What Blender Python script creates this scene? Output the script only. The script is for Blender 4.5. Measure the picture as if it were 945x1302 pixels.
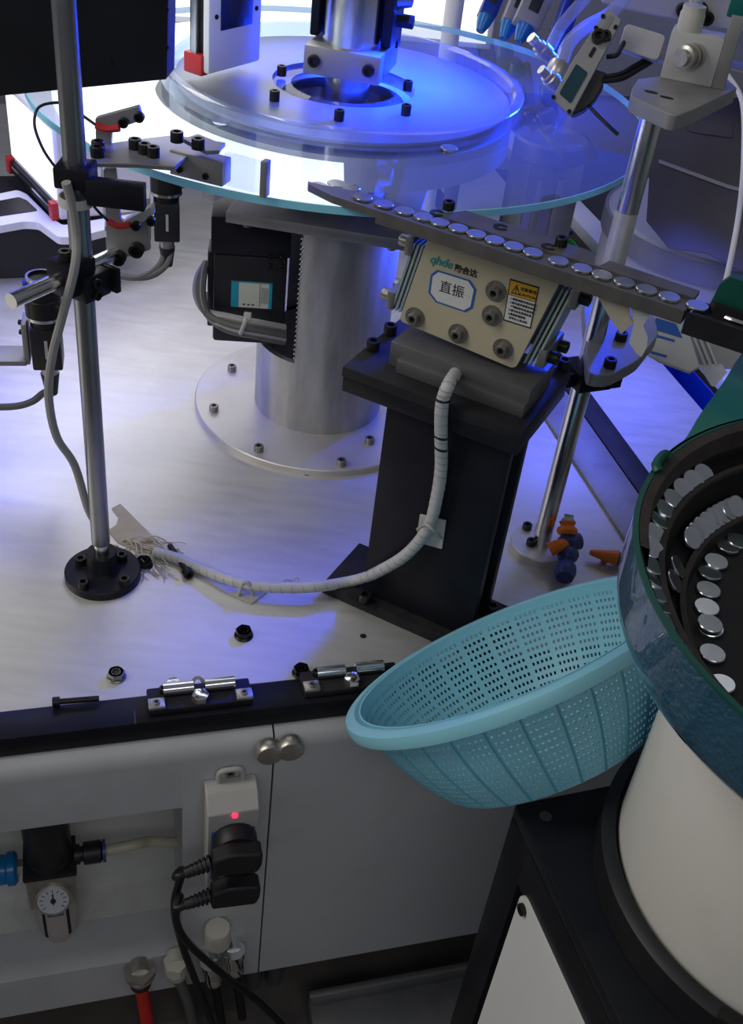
import bpy, bmesh, math, random
from mathutils import Vector, Matrix
random.seed(7)
for o in list(bpy.data.objects): bpy.data.objects.remove(o)
SC = bpy.context.scene; COL = SC.collection
PI = math.pi
# ---------------------------------------------------------------- camera
W, H, FPX = 945, 1302, 1359.6
CH, PITCH, ROLL = 0.8, math.radians(37.78), math.radians(7.453)
cF = Vector((0, math.cos(PITCH), -math.sin(PITCH)))
cU0 = Vector((0, math.sin(PITCH), math.cos(PITCH)))
cR = Vector((1, 0, 0))*math.cos(ROLL) + cU0*math.sin(ROLL)
cU = cU0*math.cos(ROLL) - Vector((1, 0, 0))*math.sin(ROLL)
CAM = Vector((0, 0, CH))
cd = bpy.data.cameras.new('camera'); cam = bpy.data.objects.new('camera', cd); COL.objects.link(cam)
cd.sensor_fit = 'VERTICAL'; cd.sensor_height = 36.0; cd.sensor_width = 36.0*W/H; cd.lens = FPX/H*36.0
cd.clip_start = 0.02; cd.clip_end = 50
Mc = Matrix((cR, cU, -cF)).transposed().to_4x4(); Mc.translation = CAM
cam.matrix_world = Mc
SC.camera = cam
# ---------------------------------------------------------------- view, world, lights
SC.view_settings.view_transform = 'Standard'; SC.view_settings.look = 'None'
SC.view_settings.gamma = 1.0; SC.view_settings.exposure = 0.0; SC.view_settings.use_curve_mapping = False
wd = bpy.data.worlds.new('hall'); SC.world = wd; wd.use_nodes = True
wd.node_tree.nodes['Background'].inputs['Color'].default_value = (0.86, 0.90, 1.0, 1)
wd.node_tree.nodes['Background'].inputs['Strength'].default_value = 0.13

def area(name, loc, target, sx, sy, power, color, spread=180):
    l = bpy.data.lights.new(name, 'AREA'); l.shape = 'RECTANGLE'; l.size = sx; l.size_y = sy
    l.energy = power; l.color = color; l.spread = math.radians(spread)
    o = bpy.data.objects.new(name, l); COL.objects.link(o); o.location = loc
    o.rotation_euler = (Vector(target)-Vector(loc)).to_track_quat('-Z', 'Y').to_euler()
    return o
area('hall_tube_light', (-1.7, 0.3, 1.6), (0.1, 0.7, -0.1), 0.6, 1.8, 19, (1.0, 0.95, 0.86))       # hall lamps to the left
area('hall_rear_ceiling_light', (0.2, 2.6, 2.4), (0.0, 1.0, 0), 1.8, 0.5, 3, (0.97, 0.98, 1.0))   # ceiling lamp beyond the machine
area('front_fill_light', (0.5, -1.6, 2.3), (0.2, 0.8, -0.3), 2.0, 0.8, 10, (0.98, 0.98, 1.0))  # soft fill added behind the viewer to lift the cabinet front
area('blue_haze_fill', (0.36, 1.98, 0.74), (0.06, 1.25, 0.43), 0.80, 0.36, 0.9, (0.012, 0.07, 1.0))  # added unseen source: blue reflection on the platter, haze on the glass
area('blue_platter_fill', (-0.02, 1.30, 1.05), (-0.06, 1.28, 0.43), 0.08, 0.08, 4.5, (0.004, 0.036, 1.0), 27)  # added unseen source that turns the platter deep blue
area('blue_rim_fill', (0.42, 1.78, 0.72), (0.06, 1.31, 0.43), 0.14, 0.10, 4.2, (0.006, 0.045, 1.0), 40)  # added to spread blue over the clear rim and glass
area('blue_column_fill', (0.16, 1.36, 0.26), (-0.02, 1.26, 0.25), 0.10, 0.06, 0.35, (0.04, 0.08, 1.0), 45)  # added for the blue glow along the column side
area('blue_rear_fill', (0.75, 2.2, 1.3), (0.5, 3.2, 0.1), 0.5, 0.3, 5.0, (0.10, 0.14, 1.0))  # added to tint the rear of the hall blue
area('blue_worktop_fill', (-0.66, 1.36, 0.40), (-0.56, 1.28, 0.0), 0.25, 0.12, 1.1, (0.05, 0.09, 1.0))  # added to give the left worktop its blue cast
area('blue_side_fill', (0.35, 1.42, 0.30), (0.37, 1.40, 0.0), 0.16, 0.1, 0.75, (0.10, 0.13, 1.0), 100)  # added for the blue on the right of the worktop
area('white_left_fill', (-0.42, 1.62, 0.88), (-0.42, 1.35, 0.3), 0.34, 0.26, 1.3, (1.0, 0.98, 0.95), 120)  # added white source, brightens the lamp box at left

# ---------------------------------------------------------------- pixel -> point helpers (survey of the place)
def ray(px, py): return cR*((px-W/2)/FPX) - cU*((py-H/2)/FPX) + cF
def P(px, py, z=0.0):
    v = ray(px, py); return CAM + v*((z-CH)/v.z)
def PL(px, py, p0, n):
    v = ray(px, py); return CAM + v*((Vector(p0)-CAM).dot(n)/v.dot(n))
def PY(px, py, y): return PL(px, py, (0, y, 0), Vector((0, 1, 0)))
def UP(x, y, py):
    n = cU*FPX + cF*(py-H/2); return (CAM-Vector((x, y, 0))).dot(n)/n.z
def PIX(p):
    q = Vector(p)-CAM; z = q.dot(cF); return (W/2+FPX*q.dot(cR)/z, H/2-FPX*q.dot(cU)/z)

# ---------------------------------------------------------------- materials
def nd(nt, t, **k):
    n = nt.nodes.new(t)
    for a, b in k.items(): setattr(n, a, b)
    return n
def mat(name, col, rough=0.5, metal=0.0, var=0.10, scale=30, bump=0.0, bscale=200, aniso=0.0, stretch=None, emit=None, estr=0, dirt=None, dscale=6, damt=0.5, trans=0.0, ior=1.45, alpha=1.0, rvar=0.0, coat=0.0, spec=None, sss=0.0):
    m = bpy.data.materials.new(name); m.use_nodes = True; nt = m.node_tree; b = nt.nodes['Principled BSDF']
    b.inputs['Roughness'].default_value = rough; b.inputs['Metallic'].default_value = metal
    b.inputs['Transmission Weight'].default_value = trans; b.inputs['IOR'].default_value = ior
    b.inputs['Alpha'].default_value = alpha; b.inputs['Coat Weight'].default_value = coat
    if spec is not None: b.inputs['Specular IOR Level'].default_value = spec
    if aniso: b.inputs['Anisotropic'].default_value = aniso
    tc = nd(nt, 'ShaderNodeTexCoord'); mp = nd(nt, 'ShaderNodeMapping'); nt.links.new(tc.outputs['Object'], mp.inputs['Vector'])
    if stretch: mp.inputs['Scale'].default_value = stretch
    nz = nd(nt, 'ShaderNodeTexNoise'); nz.inputs['Scale'].default_value = scale; nz.inputs['Detail'].default_value = 5
    nt.links.new(mp.outputs['Vector'], nz.inputs['Vector'])
    cr = nd(nt, 'ShaderNodeValToRGB')
    c0 = [max(0, c*(1-var)) for c in col]; c1 = [min(1, c*(1+var)) for c in col]
    cr.color_ramp.elements[0].position = 0.3; cr.color_ramp.elements[1].position = 0.7
    cr.color_ramp.elements[0].color = (*c0, 1); cr.color_ramp.elements[1].color = (*c1, 1)
    nt.links.new(nz.outputs['Fac'], cr.inputs['Fac']); out = cr.outputs['Color']
    if dirt:
        n2 = nd(nt, 'ShaderNodeTexNoise'); n2.inputs['Scale'].default_value = dscale; n2.inputs['Detail'].default_value = 8; n2.inputs['Roughness'].default_value = 0.65
        nt.links.new(tc.outputs['Object'], n2.inputs['Vector'])
        r2 = nd(nt, 'ShaderNodeValToRGB'); r2.color_ramp.elements[0].position = 0.5; r2.color_ramp.elements[1].position = 0.75
        r2.color_ramp.elements[1].color = (damt,)*3+(1,)
        r2.color_ramp.elements[0].color = (0, 0, 0, 1)
        nt.links.new(n2.outputs['Fac'], r2.inputs['Fac'])
        mx = nd(nt, 'ShaderNodeMix', data_type='RGBA'); nt.links.new(r2.outputs['Color'], mx.inputs['Factor'])
        nt.links.new(out, mx.inputs['A']); mx.inputs['B'].default_value = (*dirt, 1); out = mx.outputs['Result']
    nt.links.new(out, b.inputs['Base Color'])
    if rvar:
        mr = nd(nt, 'ShaderNodeMapRange'); mr.inputs['To Min'].default_value = max(0.02, rough-rvar); mr.inputs['To Max'].default_value = min(1, rough+rvar)
        nt.links.new(nz.outputs['Fac'], mr.inputs['Value']); nt.links.new(mr.outputs['Result'], b.inputs['Roughness'])
    if bump:
        n3 = nd(nt, 'ShaderNodeTexNoise'); n3.inputs['Scale'].default_value = bscale; n3.inputs['Detail'].default_value = 3
        nt.links.new(mp.outputs['Vector'], n3.inputs['Vector'])
        bp = nd(nt, 'ShaderNodeBump'); bp.inputs['Strength'].default_value = bump; bp.inputs['Distance'].default_value = 0.002
        nt.links.new(n3.outputs['Fac'], bp.inputs['Height']); nt.links.new(bp.outputs['Normal'], b.inputs['Normal'])
    if emit:
        b.inputs['Emission Color'].default_value = (*emit, 1); b.inputs['Emission Strength'].default_value = estr
    return m
M = {}
M['alu_top'] = mat('brushed aluminium worktop', (0.70, 0.69, 0.655), 0.46, 0.65, 0.06, 14, bump=0.05, bscale=120, stretch=(1, 6, 1), dirt=(0.52, 0.48, 0.42), dscale=5, damt=0.45, rvar=0.10)
M['alu'] = mat('cast aluminium', (0.50, 0.50, 0.485), 0.42, 0.8, 0.22, 18, bump=0.06, stretch=(3, 3, .6), dirt=(0.48, 0.47, 0.45), dscale=14, damt=0.5, rvar=0.1)
M['alu_grey'] = mat('milled grey aluminium', (0.24, 0.24, 0.245), 0.45, 0.7, 0.10, 40, bump=0.04)
M['disc_alu'] = mat('stained aluminium plate', (0.68, 0.66, 0.63), 0.45, 0.6, 0.06, 12, dirt=(0.50, 0.44, 0.38), dscale=9, damt=0.6)
M['platter'] = mat('brushed steel platter', (0.24, 0.28, 0.34), 0.34, 0.40, 0.05, 20, rvar=0.05)
M['steel'] = mat('polished steel', (0.70, 0.71, 0.72), 0.22, 1.0, 0.05, 25, rvar=0.06)
M['steel_dark'] = mat('dark steel', (0.32, 0.33, 0.35), 0.30, 0.9, 0.08, 30)
M['steel_dark2'] = mat('dull dark steel', (0.15, 0.15, 0.155), 0.45, 0.5, 0.1, 30)
M['chrome'] = mat('chrome', (0.85, 0.85, 0.86), 0.12, 1.0, 0.03, 30)
M['coin'] = mat('zinc plated coin blank', (0.70, 0.73, 0.76), 0.24, 1.0, 0.06, 60)
M['nickel'] = mat('worn nickel', (0.50, 0.48, 0.44), 0.35, 0.85, 0.15, 120, bump=0.1)
M['black_ano'] = mat('black anodised aluminium', (0.012, 0.0125, 0.018), 0.38, 0.0, 0.15, 25, dirt=(0.025, 0.025, 0.03), dscale=12, damt=0.5, spec=0.2)
M['black_paint'] = mat('black powder coat', (0.010, 0.011, 0.015), 0.42, 0.0, 0.2, 20, bump=0.03, dirt=(0.018, 0.018, 0.020), dscale=9, damt=0.5, spec=0.25)
M['black_dusty'] = mat('dusty black plate', (0.017, 0.017, 0.020), 0.55, 0.0, 0.2, 25, dirt=(0.042, 0.041, 0.041), dscale=18, damt=0.5, spec=0.25)
M['black_plastic'] = mat('black plastic', (0.014, 0.014, 0.017), 0.45, 0.0, 0.15, 60)
M['rail'] = mat('worn rail steel', (0.15, 0.145, 0.14), 0.45, 0.6, 0.15, 40, dirt=(0.10, 0.09, 0.08), dscale=25, damt=0.6)
M['screw'] = mat('black oxide screw', (0.030, 0.029, 0.028), 0.35, 0.7, 0.25, 200)
M['screw_hole'] = mat('screw socket', (0.006, 0.006, 0.006), 0.7, 0.0)
M['screw_grey'] = mat('grey zinc screw', (0.28, 0.27, 0.25), 0.38, 0.8, 0.2, 200)
M['cab'] = mat('grey enamel cabinet', (0.50, 0.51, 0.525), 0.42, 0.0, 0.03, 8, bump=0.03, bscale=300, dirt=(0.27, 0.26, 0.25), dscale=7, damt=0.3)
M['cab_in'] = mat('grey enamel recess', (0.60, 0.60, 0.58), 0.5, 0.0, 0.05, 8, dirt=(0.25, 0.24, 0.22), dscale=9, damt=0.5)
M['beige'] = mat('cream enamel plate', (0.46, 0.42, 0.30), 0.42, 0.0, 0.03, 20)
M['lt_grey'] = mat('pale grey paint', (0.50, 0.50, 0.50), 0.45, 0.1, 0.05, 20)
M['bracket'] = mat('bead blasted aluminium bracket', (0.30, 0.30, 0.30), 0.5, 0.5, 0.06, 30)
M['white_paint'] = mat('white paint', (0.80, 0.80, 0.80), 0.45, 0.0, 0.03, 12)
M['drum'] = mat('white drum paint', (0.70, 0.68, 0.63), 0.5, 0.0, 0.04, 6, dirt=(0.55, 0.52, 0.47), dscale=9, damt=0.35)
M['blue_hammer'] = mat('blue hammered enamel', (0.010, 0.075, 0.135), 0.25, 0.0, 0.1, 40, bump=0.9, bscale=260, coat=1.0, spec=0.9)
M['green'] = mat('dark green enamel', (0.02, 0.16, 0.115), 0.42, 0.0, 0.08, 20)
M['green_dk'] = mat('deep green enamel', (0.004, 0.075, 0.055), 0.42, 0.0, 0.08, 20)
M['lining'] = mat('brown black rubber lining', (0.045, 0.038, 0.034), 0.75, 0.0, 0.25, 60, bump=0.2)
M['lining_dk'] = mat('black rubber lining', (0.012, 0.012, 0.013), 0.6, 0.0, 0.2, 60, bump=0.1)
M['basket'] = mat('light blue plastic', (0.26, 0.61, 0.73), 0.38, 0.0, 0.04, 10, spec=0.45)
M['basket_rib'] = mat('light blue plastic rib', (0.10, 0.40, 0.54), 0.4, 0.0, 0.04, 10)
M['cord_grey'] = mat('grey cable sheath', (0.34, 0.34, 0.33), 0.5, 0.0, 0.06, 40)
M['cord_white'] = mat('white spiral wrap', (0.52, 0.52, 0.51), 0.5, 0.0, 0.08, 60)
M['cord_black'] = mat('black rubber cord', (0.008, 0.008, 0.011), 0.45, 0.0)
M['cord_dk'] = mat('dark grey cable', (0.11, 0.11, 0.105), 0.5, 0.0, 0.1, 40)
M['red'] = mat('red pneumatic hose', (0.60, 0.02, 0.015), 0.3, 0.0, 0.05)
M['red_dk'] = mat('red plastic', (0.55, 0.03, 0.03), 0.4, 0.0, 0.05)
M['orange'] = mat('orange plastic', (0.80, 0.20, 0.02), 0.4, 0.0, 0.05)
M['navy'] = mat('navy blue plastic', (0.04, 0.06, 0.20), 0.35, 0.0, 0.08)
M['blue_plastic'] = mat('blue plastic fitting', (0.005, 0.16, 0.42), 0.25, 0.0, 0.05)
M['bin_blue'] = mat('blue plastic bin', (0.003, 0.03, 0.28), 0.35, 0.0, 0.05)
M['bin_green'] = mat('green plastic bin', (0.01, 0.42, 0.03), 0.4, 0.0, 0.05)
M['teal'] = mat('teal plastic', (0.005, 0.12, 0.11), 0.4, 0.0, 0.05)
M['cream_pl'] = mat('cream plastic', (0.50, 0.49, 0.44), 0.45, 0.0, 0.03)
M['socket'] = mat('pale plastic socket box', (0.46, 0.45, 0.43), 0.45, 0.0, 0.03, dirt=(0.30, 0.28, 0.24), dscale=20, damt=0.3)
M['hose_pale'] = mat('yellowed clear hose', (0.50, 0.48, 0.36), 0.35, 0.0, 0.05)
M['tape_clear'] = mat('clear tape', (0.75, 0.75, 0.72), 0.35, 0.0, 0.1, 60, alpha=0.45, bump=0.3, bscale=60)
M['card'] = mat('grey beige card', (0.40, 0.36, 0.29), 0.8, 0.0, 0.08, 60)
M['straw'] = mat('dried adhesive strands', (0.45, 0.40, 0.32), 0.6, 0.0, 0.2, 90)
M['floor'] = mat('dark concrete floor', (0.11, 0.10, 0.09), 0.55, 0.0, 0.25, 9, bump=0.1, dirt=(0.05, 0.05, 0.05), dscale=14, damt=0.6)
M['wall'] = mat('hall wall paint', (0.35, 0.36, 0.40), 0.8, 0.0, 0.05)
M['film'] = mat('dark stainless hopper', (0.085, 0.08, 0.085), 0.45, 0.6, 0.25, 5, dirt=(0.09, 0.08, 0.09), dscale=5, damt=0.6)
M['strip'] = mat('grey edge strip', (0.27, 0.27, 0.28), 0.5, 0.4, 0.1, 15, dirt=(0.14, 0.14, 0.15), dscale=22, damt=0.7)
M['spring'] = mat('pale teal fibreglass spring', (0.30, 0.38, 0.35), 0.4, 0.0, 0.1, 40)
M['lens'] = mat('lens barrel', (0.012, 0.012, 0.014), 0.35, 0.2, 0.1, 90)
M['glass_dk'] = mat('dark glass', (0.02, 0.06, 0.08), 0.08, 0.0, 0.1)
M['panel_on'] = mat('lit diffuser', (0.9, 0.9, 0.9), 0.5, 0.0, 0.0, emit=(1.0, 0.985, 0.96), estr=1.0)
M['arc_glow'] = mat('glowing reflection arc', (0.8, 0.8, 0.82), 0.5, 0.0, 0.0, emit=(1.0, 0.985, 0.97), estr=1.2)  # glow of the added arc plate under the glass
M['blue_on'] = mat('lit blue diffuser', (0.1, 0.2, 0.9), 0.5, 0.0, 0.0, emit=(0.03, 0.10, 1.0), estr=1.2)
M['red_on'] = mat('lit red indicator', (0.9, 0.05, 0.1), 0.5, 0.0, 0.0, emit=(1.0, 0.03, 0.10), estr=1.6)
M['lamp_window'] = mat('dark blue lamp window', (0.006, 0.012, 0.05), 0.25, 0.0, 0.1)
M['label_white'] = mat('paper label', (0.62, 0.62, 0.62), 0.6, 0.0, 0.03)
M['label_cream'] = mat('cream label', (0.60, 0.62, 0.52), 0.6, 0.0, 0.03)
M['label_cyan'] = mat('cyan print', (0.01, 0.33, 0.45), 0.6, 0.0, 0.03)
M['ink_blue'] = mat('blue print', (0.02, 0.10, 0.38), 0.6, 0.0, 0.03)
M['ink_black'] = mat('black print', (0.02, 0.02, 0.025), 0.6, 0.0, 0.03)
M['ink_teal'] = mat('teal print', (0.01, 0.25, 0.25), 0.6, 0.0, 0.03)
M['ink_yellow'] = mat('amber print', (0.55, 0.30, 0.02), 0.6, 0.0, 0.03)
M['gauge_face'] = mat('gauge face', (0.55, 0.57, 0.62), 0.3, 0.0, 0.03)
M['bowl_pc'] = mat('cloudy filter bowl', (0.42, 0.38, 0.35), 0.2, 0.0, 0.05)
M['dust'] = mat('dark grime', (0.05, 0.045, 0.04), 0.8)
def glass(name, col, rough=0.0, ior=1.46):
    m = bpy.data.materials.new(name); m.use_nodes = True; nt = m.node_tree; nt.nodes.remove(nt.nodes['Principled BSDF'])
    g = nd(nt, 'ShaderNodeBsdfGlass'); g.inputs['Color'].default_value = (*col, 1); g.inputs['Roughness'].default_value = rough; g.inputs['IOR'].default_value = ior
    nt.links.new(g.outputs[0], nt.nodes['Material Output'].inputs['Surface']); return m
def acrylic(name, tint, rough, mixf):
    # glass that lets light pass straight: transparent + glossy by Fresnel + some diffuse haze
    m = bpy.data.materials.new(name); m.use_nodes = True; nt = m.node_tree; nt.nodes.remove(nt.nodes['Principled BSDF'])
    t = nd(nt, 'ShaderNodeBsdfTransparent'); t.inputs['Color'].default_value = (*tint, 1)
    g = nd(nt, 'ShaderNodeBsdfGlossy'); g.inputs['Roughness'].default_value = rough
    d = nd(nt, 'ShaderNodeBsdfDiffuse'); d.inputs['Color'].default_value = (0.75, 0.8, 0.9, 1)
    fr = nd(nt, 'ShaderNodeFresnel'); fr.inputs['IOR'].default_value = 1.5
    m1 = nd(nt, 'ShaderNodeMixShader'); m1.inputs['Fac'].default_value = mixf
    nt.links.new(t.outputs[0], m1.inputs[1]); nt.links.new(d.outputs[0], m1.inputs[2])
    ge = nd(nt, 'ShaderNodeNewGeometry'); iv = nd(nt, 'ShaderNodeMath', operation='SUBTRACT'); iv.inputs[0].default_value = 1.0
    nt.links.new(ge.outputs['Backfacing'], iv.inputs[1]); mu = nd(nt, 'ShaderNodeMath', operation='MULTIPLY')
    nt.links.new(fr.outputs[0], mu.inputs[0]); nt.links.new(iv.outputs[0], mu.inputs[1])     # reflect on the outer faces only
    m2 = nd(nt, 'ShaderNodeMixShader'); nt.links.new(mu.outputs[0], m2.inputs['Fac'])
    nt.links.new(m1.outputs[0], m2.inputs[1]); nt.links.new(g.outputs[0], m2.inputs[2])
    nt.links.new(m2.outputs[0], nt.nodes['Material Output'].inputs['Surface']); return m
M['disc_glass'] = acrylic('clear glass disc', (0.90, 0.95, 0.98), 0.02, 0.05)
M['glass_edge'] = mat('glass edge with painted glow', (0.30, 0.78, 1.0), 0.35, 0.0, 0.05)  # pale blue base colour stands in for light piped to the edge
M['acrylic'] = acrylic('clear acrylic', (0.92, 0.95, 0.97), 0.03, 0.08)
M['tube_clear'] = acrylic('clear air tube', (0.80, 0.84, 0.92), 0.08, 0.25)
M['frost'] = acrylic('frosted acrylic rim', (0.80, 0.86, 0.97), 0.12, 0.14)

# ---------------------------------------------------------------- mesh helpers
WLOC = {}                                   # world location of every parent, for local vertex offsets
def props(o, label=None, cat=None, group=None, kind=None):
    if label: o['label'] = label
    if cat: o['category'] = cat
    if group: o['group'] = group
    if kind: o['kind'] = kind
    return o
def thing(name, label, cat, loc=(0, 0, 0), group=None):
    o = bpy.data.objects.new(name, None); COL.objects.link(o); o.location = loc; o.empty_display_size = 0.02
    WLOC[o] = Vector(loc); return props(o, label, cat, group)
def rotz(a): return Matrix.Rotation(a, 4, 'Z')
def frame(loc, deg): return Matrix.Translation(Vector(loc)) @ rotz(math.radians(deg))
def align(p0, p1):
    d = Vector(p1)-Vector(p0); q = d.to_track_quat('Z', 'Y').to_matrix().to_4x4(); q.translation = Vector(p0); return q, d.length
class MB:
    def __init__(s, m=None): s.bm = bmesh.new(); s.m = m or Matrix.Identity(4)
    def _add(s, verts, faces, m=None):
        T = s.m @ m if m else s.m
        vs = [s.bm.verts.new(T @ Vector(v)) for v in verts]
        for f in faces:
            try: s.bm.faces.new([vs[i] for i in f])
            except ValueError: pass
        return s
    def box(s, c, d, rot=0, bev=0.0, m=None):
        if bev > 0: return s.rbox(c, d, bev, rot, m)
        x, y, z = d[0]/2, d[1]/2, d[2]/2
        v = [(-x, -y, -z), (x, -y, -z), (x, y, -z), (-x, y, -z), (-x, -y, z), (x, -y, z), (x, y, z), (-x, y, z)]
        f = [(0, 3, 2, 1), (4, 5, 6, 7), (0, 1, 5, 4), (1, 2, 6, 5), (2, 3, 7, 6), (3, 0, 4, 7)]
        T = (m or Matrix.Identity(4)) @ Matrix.Translation(Vector(c)) @ rotz(rot)
        return s._add(v, f, T)
    def rbox(s, c, d, b, rot=0, m=None):
        t = bmesh.new(); bmesh.ops.create_cube(t, size=1.0)
        bmesh.ops.scale(t, vec=d, verts=t.verts)
        bmesh.ops.bevel(t, geom=list(t.edges), offset=min(b, min(d)*0.45), segments=2, affect='EDGES', profile=0.5)
        t.verts.index_update()
        T = (m or Matrix.Identity(4)) @ Matrix.Translation(Vector(c)) @ rotz(rot)
        vs = [tuple(v.co) for v in t.verts]; fs = [tuple(v.index for v in f.verts) for f in t.faces]; t.free()
        return s._add(vs, fs, T)
    def prism(s, poly, z0, z1, m=None):
        n = len(poly); v = [(p[0], p[1], z0) for p in poly]+[(p[0], p[1], z1) for p in poly]
        f = [tuple(range(n-1, -1, -1)), tuple(range(n, 2*n))]+[(i, (i+1) % n, n+(i+1) % n, n+i) for i in range(n)]
        return s._add(v, f, m)
    def poly3(s, pts, off):
        """solid from a planar 3-D outline and a thickness vector"""
        off = Vector(off); n = len(pts); v = [tuple(p) for p in pts]+[tuple(Vector(p)+off) for p in pts]
        f = [tuple(range(n-1, -1, -1)), tuple(range(n, 2*n))]+[(i, (i+1) % n, n+(i+1) % n, n+i) for i in range(n)]
        return s._add(v, f)
    def cyl(s, p0, p1, r0, r1=None, n=24, cap=True):
        r1 = r0 if r1 is None else r1; T, L = align(p0, p1)
        return s.lathe([(0, 0)]*cap+[(r0, 0), (r1, L)]+[(0, L)]*cap, n, T)
    def lathe(s, prof, n=32, m=None, a0=0.0, a1=2*PI):
        full = abs(a1-a0-2*PI) < 1e-6; k = n if full else n+1
        v = []; idx = []
        for (r, z) in prof:
            if r <= 1e-9: idx.append([len(v)]*k); v.append((0, 0, z))
            else:
                idx.append(list(range(len(v), len(v)+k)))
                for i in range(k):
                    a = a0+(a1-a0)*i/n; v.append((r*math.cos(a), r*math.sin(a), z))
        f = []
        for j in range(len(prof)-1):
            for i in range(n):
                i2 = (i+1) % k
                q = [idx[j][i], idx[j][i2], idx[j+1][i2], idx[j+1][i]]; u = []
                for x in q:
                    if x not in u: u.append(x)
                if len(u) >= 3: f.append(tuple(u))
        return s._add(v, f, m)
    def tube(s, pts, r, n=10, sub=6, closed=False, rfun=None):
        P_ = smooth_path(pts, sub) if sub > 1 else [Vector(p) for p in pts]
        N = len(P_); rings = []; up = None; v = []
        for i, p in enumerate(P_):
            t = (P_[min(i+1, N-1)]-P_[max(i-1, 0)]).normalized()
            if up is None:
                up = Vector((0, 0, 1)) if abs(t.z) < 0.9 else Vector((1, 0, 0))
            a = (up-t*up.dot(t)).normalized(); b = t.cross(a); up = a
            rr = r if rfun is None else r*rfun(i/(N-1))
            rings.append(list(range(len(v), len(v)+n)))
            for k in range(n):
                an = 2*PI*k/n; v.append(tuple(p+(a*math.cos(an)+b*math.sin(an))*rr))
        f = [(rings[i][k], rings[i][(k+1) % n], rings[i+1][(k+1) % n], rings[i+1][k]) for i in range(N-1) for k in range(n)]
        f += [tuple(reversed(rings[0])), tuple(rings[-1])]
        return s._add(v, f)
    def mesh(s, name, m, smooth=35):
        bmesh.ops.recalc_face_normals(s.bm, faces=list(s.bm.faces))
        me = bpy.data.meshes.new(name); s.bm.to_mesh(me); s.bm.free()
        for mm in (m if isinstance(m, (list, tuple)) else [m]): me.materials.append(mm)
        if smooth:
            for p in me.polygons: p.use_smooth = True
            try: me.set_sharp_from_angle(angle=math.radians(smooth))
            except Exception: pass
        return me
    def build(s, name, m, parent=None, smooth=35, loc=None, bevel=0.0):
        org = WLOC[parent] if parent is not None else Vector(loc) if loc is not None else Vector((0, 0, 0))
        if parent is None and loc is None:
            xs = [v.co for v in s.bm.verts]; org = Vector((sum(v.x for v in xs), sum(v.y for v in xs), 0))/len(xs); org.z = min(v.z for v in xs)
        bmesh.ops.translate(s.bm, vec=-org, verts=s.bm.verts)
        o = bpy.data.objects.new(name, s.mesh(name, m, smooth)); COL.objects.link(o)
        if parent is not None: o.parent = parent; WLOC[o] = org
        else: o.location = org; WLOC[o] = org
        if bevel:
            b = o.modifiers.new('bevel', 'BEVEL'); b.width = bevel; b.segments = 2; b.limit_method = 'ANGLE'; b.angle_limit = math.radians(40)
        return o
def smooth_path(pts, sub):
    p = [Vector(q) for q in pts]; out = []
    if len(p) == 2: sub = max(sub, 2)
    for i in range(len(p)-1):
        a = p[max(i-1, 0)]; b = p[i]; c = p[i+1]; d = p[min(i+2, len(p)-1)]
        for k in range(sub):
            t = k/sub
            out.append(0.5*((2*b)+(c-a)*t+(2*a-5*b+4*c-d)*t*t+(3*b-a-3*c+d)*t**3))
    out.append(p[-1]); return out
# socket-head screws: shared meshes, one object each (> socket is a recess in the same head)
_scr = {}
def screw(parent, pos, axis=(0, 0, 1), r=0.0055, h=None, m='screw', name='screw', washer=False):
    h = h or r*1.15; key = (round(r, 5), round(h, 5), m, washer)
    if key not in _scr:
        b = MB(); k = 0.52*r
        pr = [(r*1.0, 0), (r*1.0, h*0.9), (r*0.9, h), (k*1.05, h), (k*0.95, h*0.45), (0, h*0.45)]
        if washer: pr = [(r*1.75, 0), (r*1.75, h*0.16), (r*1.02, h*0.16)]+pr[1:]
        b.lathe([(0, 0)]+pr, 16)
        me = b.mesh('screw', [M[m], M['screw_hole']])
        for p in me.polygons:
            c = p.center
            if abs(c.z-h*0.45) < h*0.08 and math.hypot(c.x, c.y) < k: p.material_index = 1
        _scr[key] = me
    o = bpy.data.objects.new(name, _scr[key]); COL.objects.link(o)
    o.rotation_euler = Vector(axis).to_track_quat('Z', 'Y').to_euler()
    if parent is not None: o.parent = parent; o.location = Vector(pos)-WLOC[parent]
    else: o.location = pos
    WLOC[o] = Vector(pos); return o
def text(name, body, m, parent, origin, xdir, ydir, size, thick=0.0002, align_x='CENTER', shear=0.0, bold=0.0):
    cu = bpy.data.curves.new(name, 'FONT'); cu.body = body; cu.size = size; cu.align_x = align_x; cu.align_y = 'CENTER'
    cu.extrude = thick; cu.shear = shear; cu.offset = bold
    cu.resolution_u = 3
    t = bpy.data.objects.new('tmp_text', cu); COL.objects.link(t)
    bpy.context.view_layer.update()
    me = bpy.data.meshes.new_from_object(t.evaluated_get(bpy.context.evaluated_depsgraph_get()))
    bpy.data.objects.remove(t)
    me.materials.clear(); me.materials.append(m)
    x = Vector(xdir).normalized(); y = Vector(ydir); y = (y-x*y.dot(x)).normalized(); z = x.cross(y)
    R = Matrix((x, y, z)).transposed().to_4x4(); R.translation = Vector(origin)+z*thick - (WLOC[parent] if parent is not None else Vector())
    me.transform(R); o = bpy.data.objects.new(name, me); COL.objects.link(o)
    if parent is not None: o.parent = parent
    return o
# table axes: u runs along the front edge, v runs to the back
TA = 18.5; TU = Vector((math.cos(math.radians(TA)), math.sin(math.radians(TA)), 0)); TV = Vector((-TU.y, TU.x, 0))
TF = rotz(math.radians(TA))
def UV(u, v, z=0.0): return TU*u+TV*v+Vector((0, 0, z))
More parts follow.
